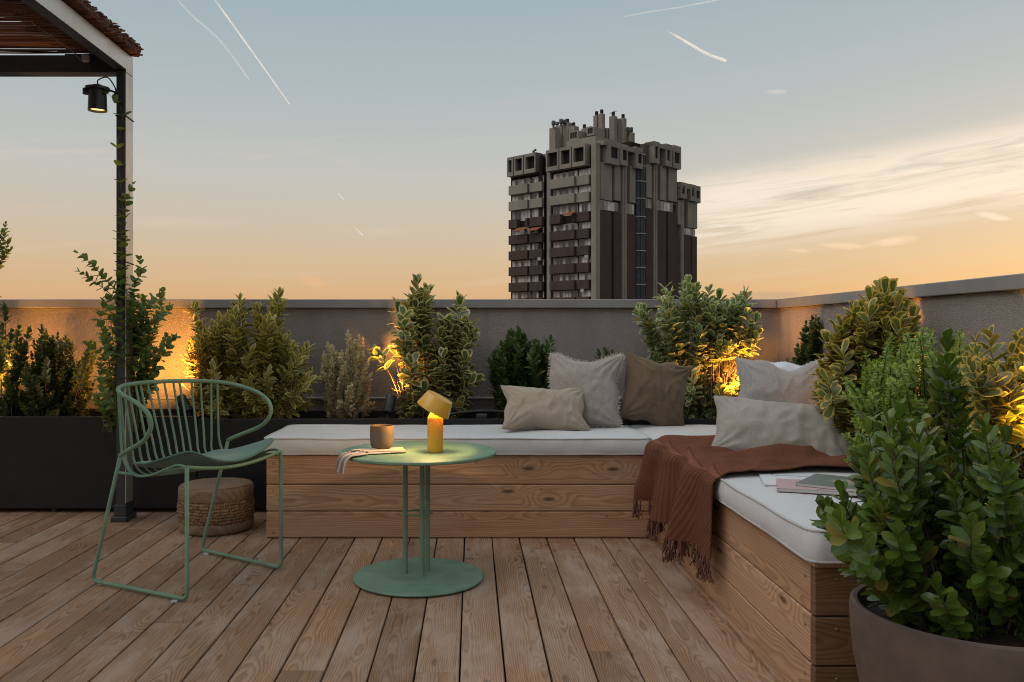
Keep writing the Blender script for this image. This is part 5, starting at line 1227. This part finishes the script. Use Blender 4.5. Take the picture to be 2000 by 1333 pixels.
plant('shrub', 'broad-leaved shrub glowing yellow in spotlight beside the clay pot plant', 'shrub', 2.42, [(1885, 720), (1905, 670), (1930, 690), (1945, 655), (1985, 690), (2060, 640), (2100, 760), (2090, 960), (1900, 1000), (1880, 900), (1900, 800)], [(1950, 985), (2000, 985), (2040, 985)], L_VARY, 'oval', .066, 80, .26, .022, 112, ZP, tips=[(1935, 660), (1905, 672), (1975, 690), (1890, 740), (1990, 660)], nobj=200, thick=.2, ang=60)
plant('potted_shrub', 'glossy green broad-leaved shrub growing in the brown clay pot', 'plant', 1.78, [(1608, 1000), (1642, 968), (1690, 985), (1672, 900), (1690, 830), (1750, 805), (1790, 830), (1820, 800), (1870, 800), (1900, 830), (1960, 850), (1990, 930), (2060, 930), (2140, 1000), (2180, 1100), (2150, 1200), (2050, 1190), (1730, 1165), (1690, 1140), (1650, 1090), (1640, 1040)], [(1820, 1165), (1885, 1165), (1950, 1165)], L_POT, 'obovate', .047, 185, .20, .0140, 113, .322, tips=[(1612, 998), (1645, 968), (1850, 668), (1838, 715), (1862, 740), (1828, 770), (1876, 775), (1695, 835), (1755, 805), (1870, 770), (1680, 905), (1965, 855), (1650, 1090), (1630, 1020), (1790, 840), (1925, 860), (1705, 1150), (1770, 1165), (1830, 1180), (1900, 1190), (1960, 1180)], nobj=300, group='potted plants', thick=.22, ang=54, upr=.8, size_tip=.8, ylim=(1.48, 2.1))
plant('climbing_vine', 'green climbing vine winding up the pergola post from the planter', 'vine', 4.36, [(205, 640), (225, 560), (262, 570), (300, 585), (320, 600), (335, 660), (300, 720), (280, 780), (250, 812), (205, 825), (190, 760), (200, 700)], [(225, 815), (255, 815)], L_VINE, 'round', .050, 95, .16, .023, 114, ZP, thick=.12, group='climbers', nobj=250, per=2, ang=65, stemm=STEMG, rstem=.0024,
      branches=[dict(pts=[(240, 700, 4.2), (236, 600, 4.2), (238, 500, 4.2), (236, 440, 4.2), (244, 410, 4.2), (250, 385, 4.2), (260, 360, 4.19)], span=.95, sparse=1.5), dict(pts=[(236, 560, 4.2), (242, 430, 4.2), (232, 330, 4.19), (228, 290, 4.18), (240, 230, 4.2), (232, 205, 4.18), (212, 184, 4.18)], span=1.1, sparse=3.6),
                dict(pts=[(234, 575, 4.2), (205, 545, 4.16), (178, 515, 4.14), (152, 495, 4.12)], sparse=1.1), dict(pts=[(234, 590, 4.2), (200, 562, 4.16), (172, 542, 4.14), (156, 531, 4.12)], sparse=1.1), dict(pts=[(226, 690, 4.22), (205, 660, 4.18), (196, 625, 4.17), (208, 585, 4.15)], sparse=1.2),
                dict(pts=[(252, 620, 4.25), (262, 560, 4.25), (276, 530, 4.22), (272, 508, 4.2)], sparse=.9), dict(pts=[(255, 640, 4.25), (290, 600, 4.25), (315, 570, 4.22)], sparse=.9), dict(pts=[(255, 720, 4.25), (300, 690, 4.22), (342, 660, 4.2)], sparse=.9), dict(pts=[(230, 740, 4.25), (195, 690, 4.22), (170, 672, 4.2)], sparse=.9), dict(pts=[(255, 660, 4.25), (300, 630, 4.25), (330, 600, 4.22)], sparse=.9), dict(pts=[(230, 800, 4.25), (205, 770, 4.2), (195, 740, 4.18)], sparse=.9)])
plant('shrub', 'leafy sprig reaching in at the frame edge against the sky', 'shrub', 4.5, None, [(-40, 812)], L_VINE, 'oval', .036, 1, .3, .02, 115, ZP, tips=[], branches=[dict(pts=[(-60, 812), (-50, 650), (-20, 540), (4, 480), (11, 438)], span=.34, sparse=.8), dict(pts=[(-50, 650), (-20, 560), (8, 505), (20, 488)], span=.22, sparse=.8), dict(pts=[(-40, 560), (-10, 490), (2, 455)], span=.2, sparse=.8), dict(pts=[(-30, 560), (0, 515), (18, 470)], span=.16, sparse=.8)], nobj=60)

# ------------------------------------------------------------------ contrails: thin cloud ribbons far beyond the tower
def trail_mat(name, c, dens):
    m, t = mat(name); u, v, _ = t.sep(t.uv())
    lw = t.add('ShaderNodeLayerWeight'); t.set(lw.inputs['Blend'], .5); fac = t.m('SUBTRACT', 1.0, lw.outputs['Facing'])
    n = t.noise(t.comb(t.m('MULTIPLY', u, 9.0), 0.0, 0.0), 1.0, 3.0, .6)
    a = t.m('MULTIPLY', t.m('MULTIPLY', t.ss(fac, .1, .95), t.ss(n, .15, .55, .45, 1.0)), t.m('MULTIPLY', t.ss(u, 0.0, .25, .3, 1.0), dens))
    df = t.add('ShaderNodeBsdfDiffuse'); t.set(df.inputs[0], c); tl = t.add('ShaderNodeBsdfTranslucent'); t.set(tl.inputs[0], c); ad = t.add('ShaderNodeAddShader'); t.l.new(df.outputs[0], ad.inputs[0]); t.l.new(tl.outputs[0], ad.inputs[1])
    tp = t.add('ShaderNodeBsdfTransparent'); mx = t.add('ShaderNodeMixShader'); t.set(mx.inputs[0], a); t.l.new(tp.outputs[0], mx.inputs[1]); t.l.new(ad.outputs[0], mx.inputs[2]); t.l.new(mx.outputs[0], t.out); return m
TR1 = trail_mat('contrail_vapour', (.95, .88, .80), .62); TR2 = trail_mat('faint_contrail_vapour', (.9, .86, .82), .30)
def contrail(label, pts, wpx, m, d=3000.0, cat='contrail'):
    P = catmull([at(x, y, d) for x, y in pts], 10); k = len(P); rg = random.Random(len(label)); rs = []
    for i in range(k):
        s = i / (k - 1); rs.append(max(.5, .55 * (wpx[0] + (wpx[1] - wpx[0]) * s) / F * d / 2 * (1 + .3 * mnoise.noise(Vector((s * 9, 1, len(label))))) * (.25 + .75 * min(1, s * 5, (1 - s) * 14 + .2))))
    v, f = tube_geo(P, rs, 12, False, False); uv = [(i / (k - 1), j / 12) for i in range(k) for j in range(12)]
    o = mk('contrail', v, f, m, None, True, uv, origin=P[0]); tag(o, label, cat, 'contrails in the sky', 'thing')
contrail('bright straight contrail slanting down from the top edge', [(405, -20), (470, 70), (520, 140), (566, 205)], (9, 4), TR1)
contrail('faint wavering contrail beside the bright one', [(330, -20), (372, 28), (430, 80), (488, 158)], (9, 8), TR2)
contrail('nearly level contrail at the top edge above the tower', [(1205, 36), (1260, 25), (1330, 14), (1425, -4)], (4, 6), TR2)
contrail('short thick contrail stub high to the side of the tower', [(1302, 60), (1340, 82), (1380, 105), (1420, 120)], (9, 12), TR1)
contrail('tiny contrail low in the sky, upper of two', [(657, 376), (664, 382), (671, 390)], (3, 4), TR1)
contrail('tiny contrail low in the sky, lower of two', [(690, 443), (699, 451), (709, 460)], (3, 4), TR1)
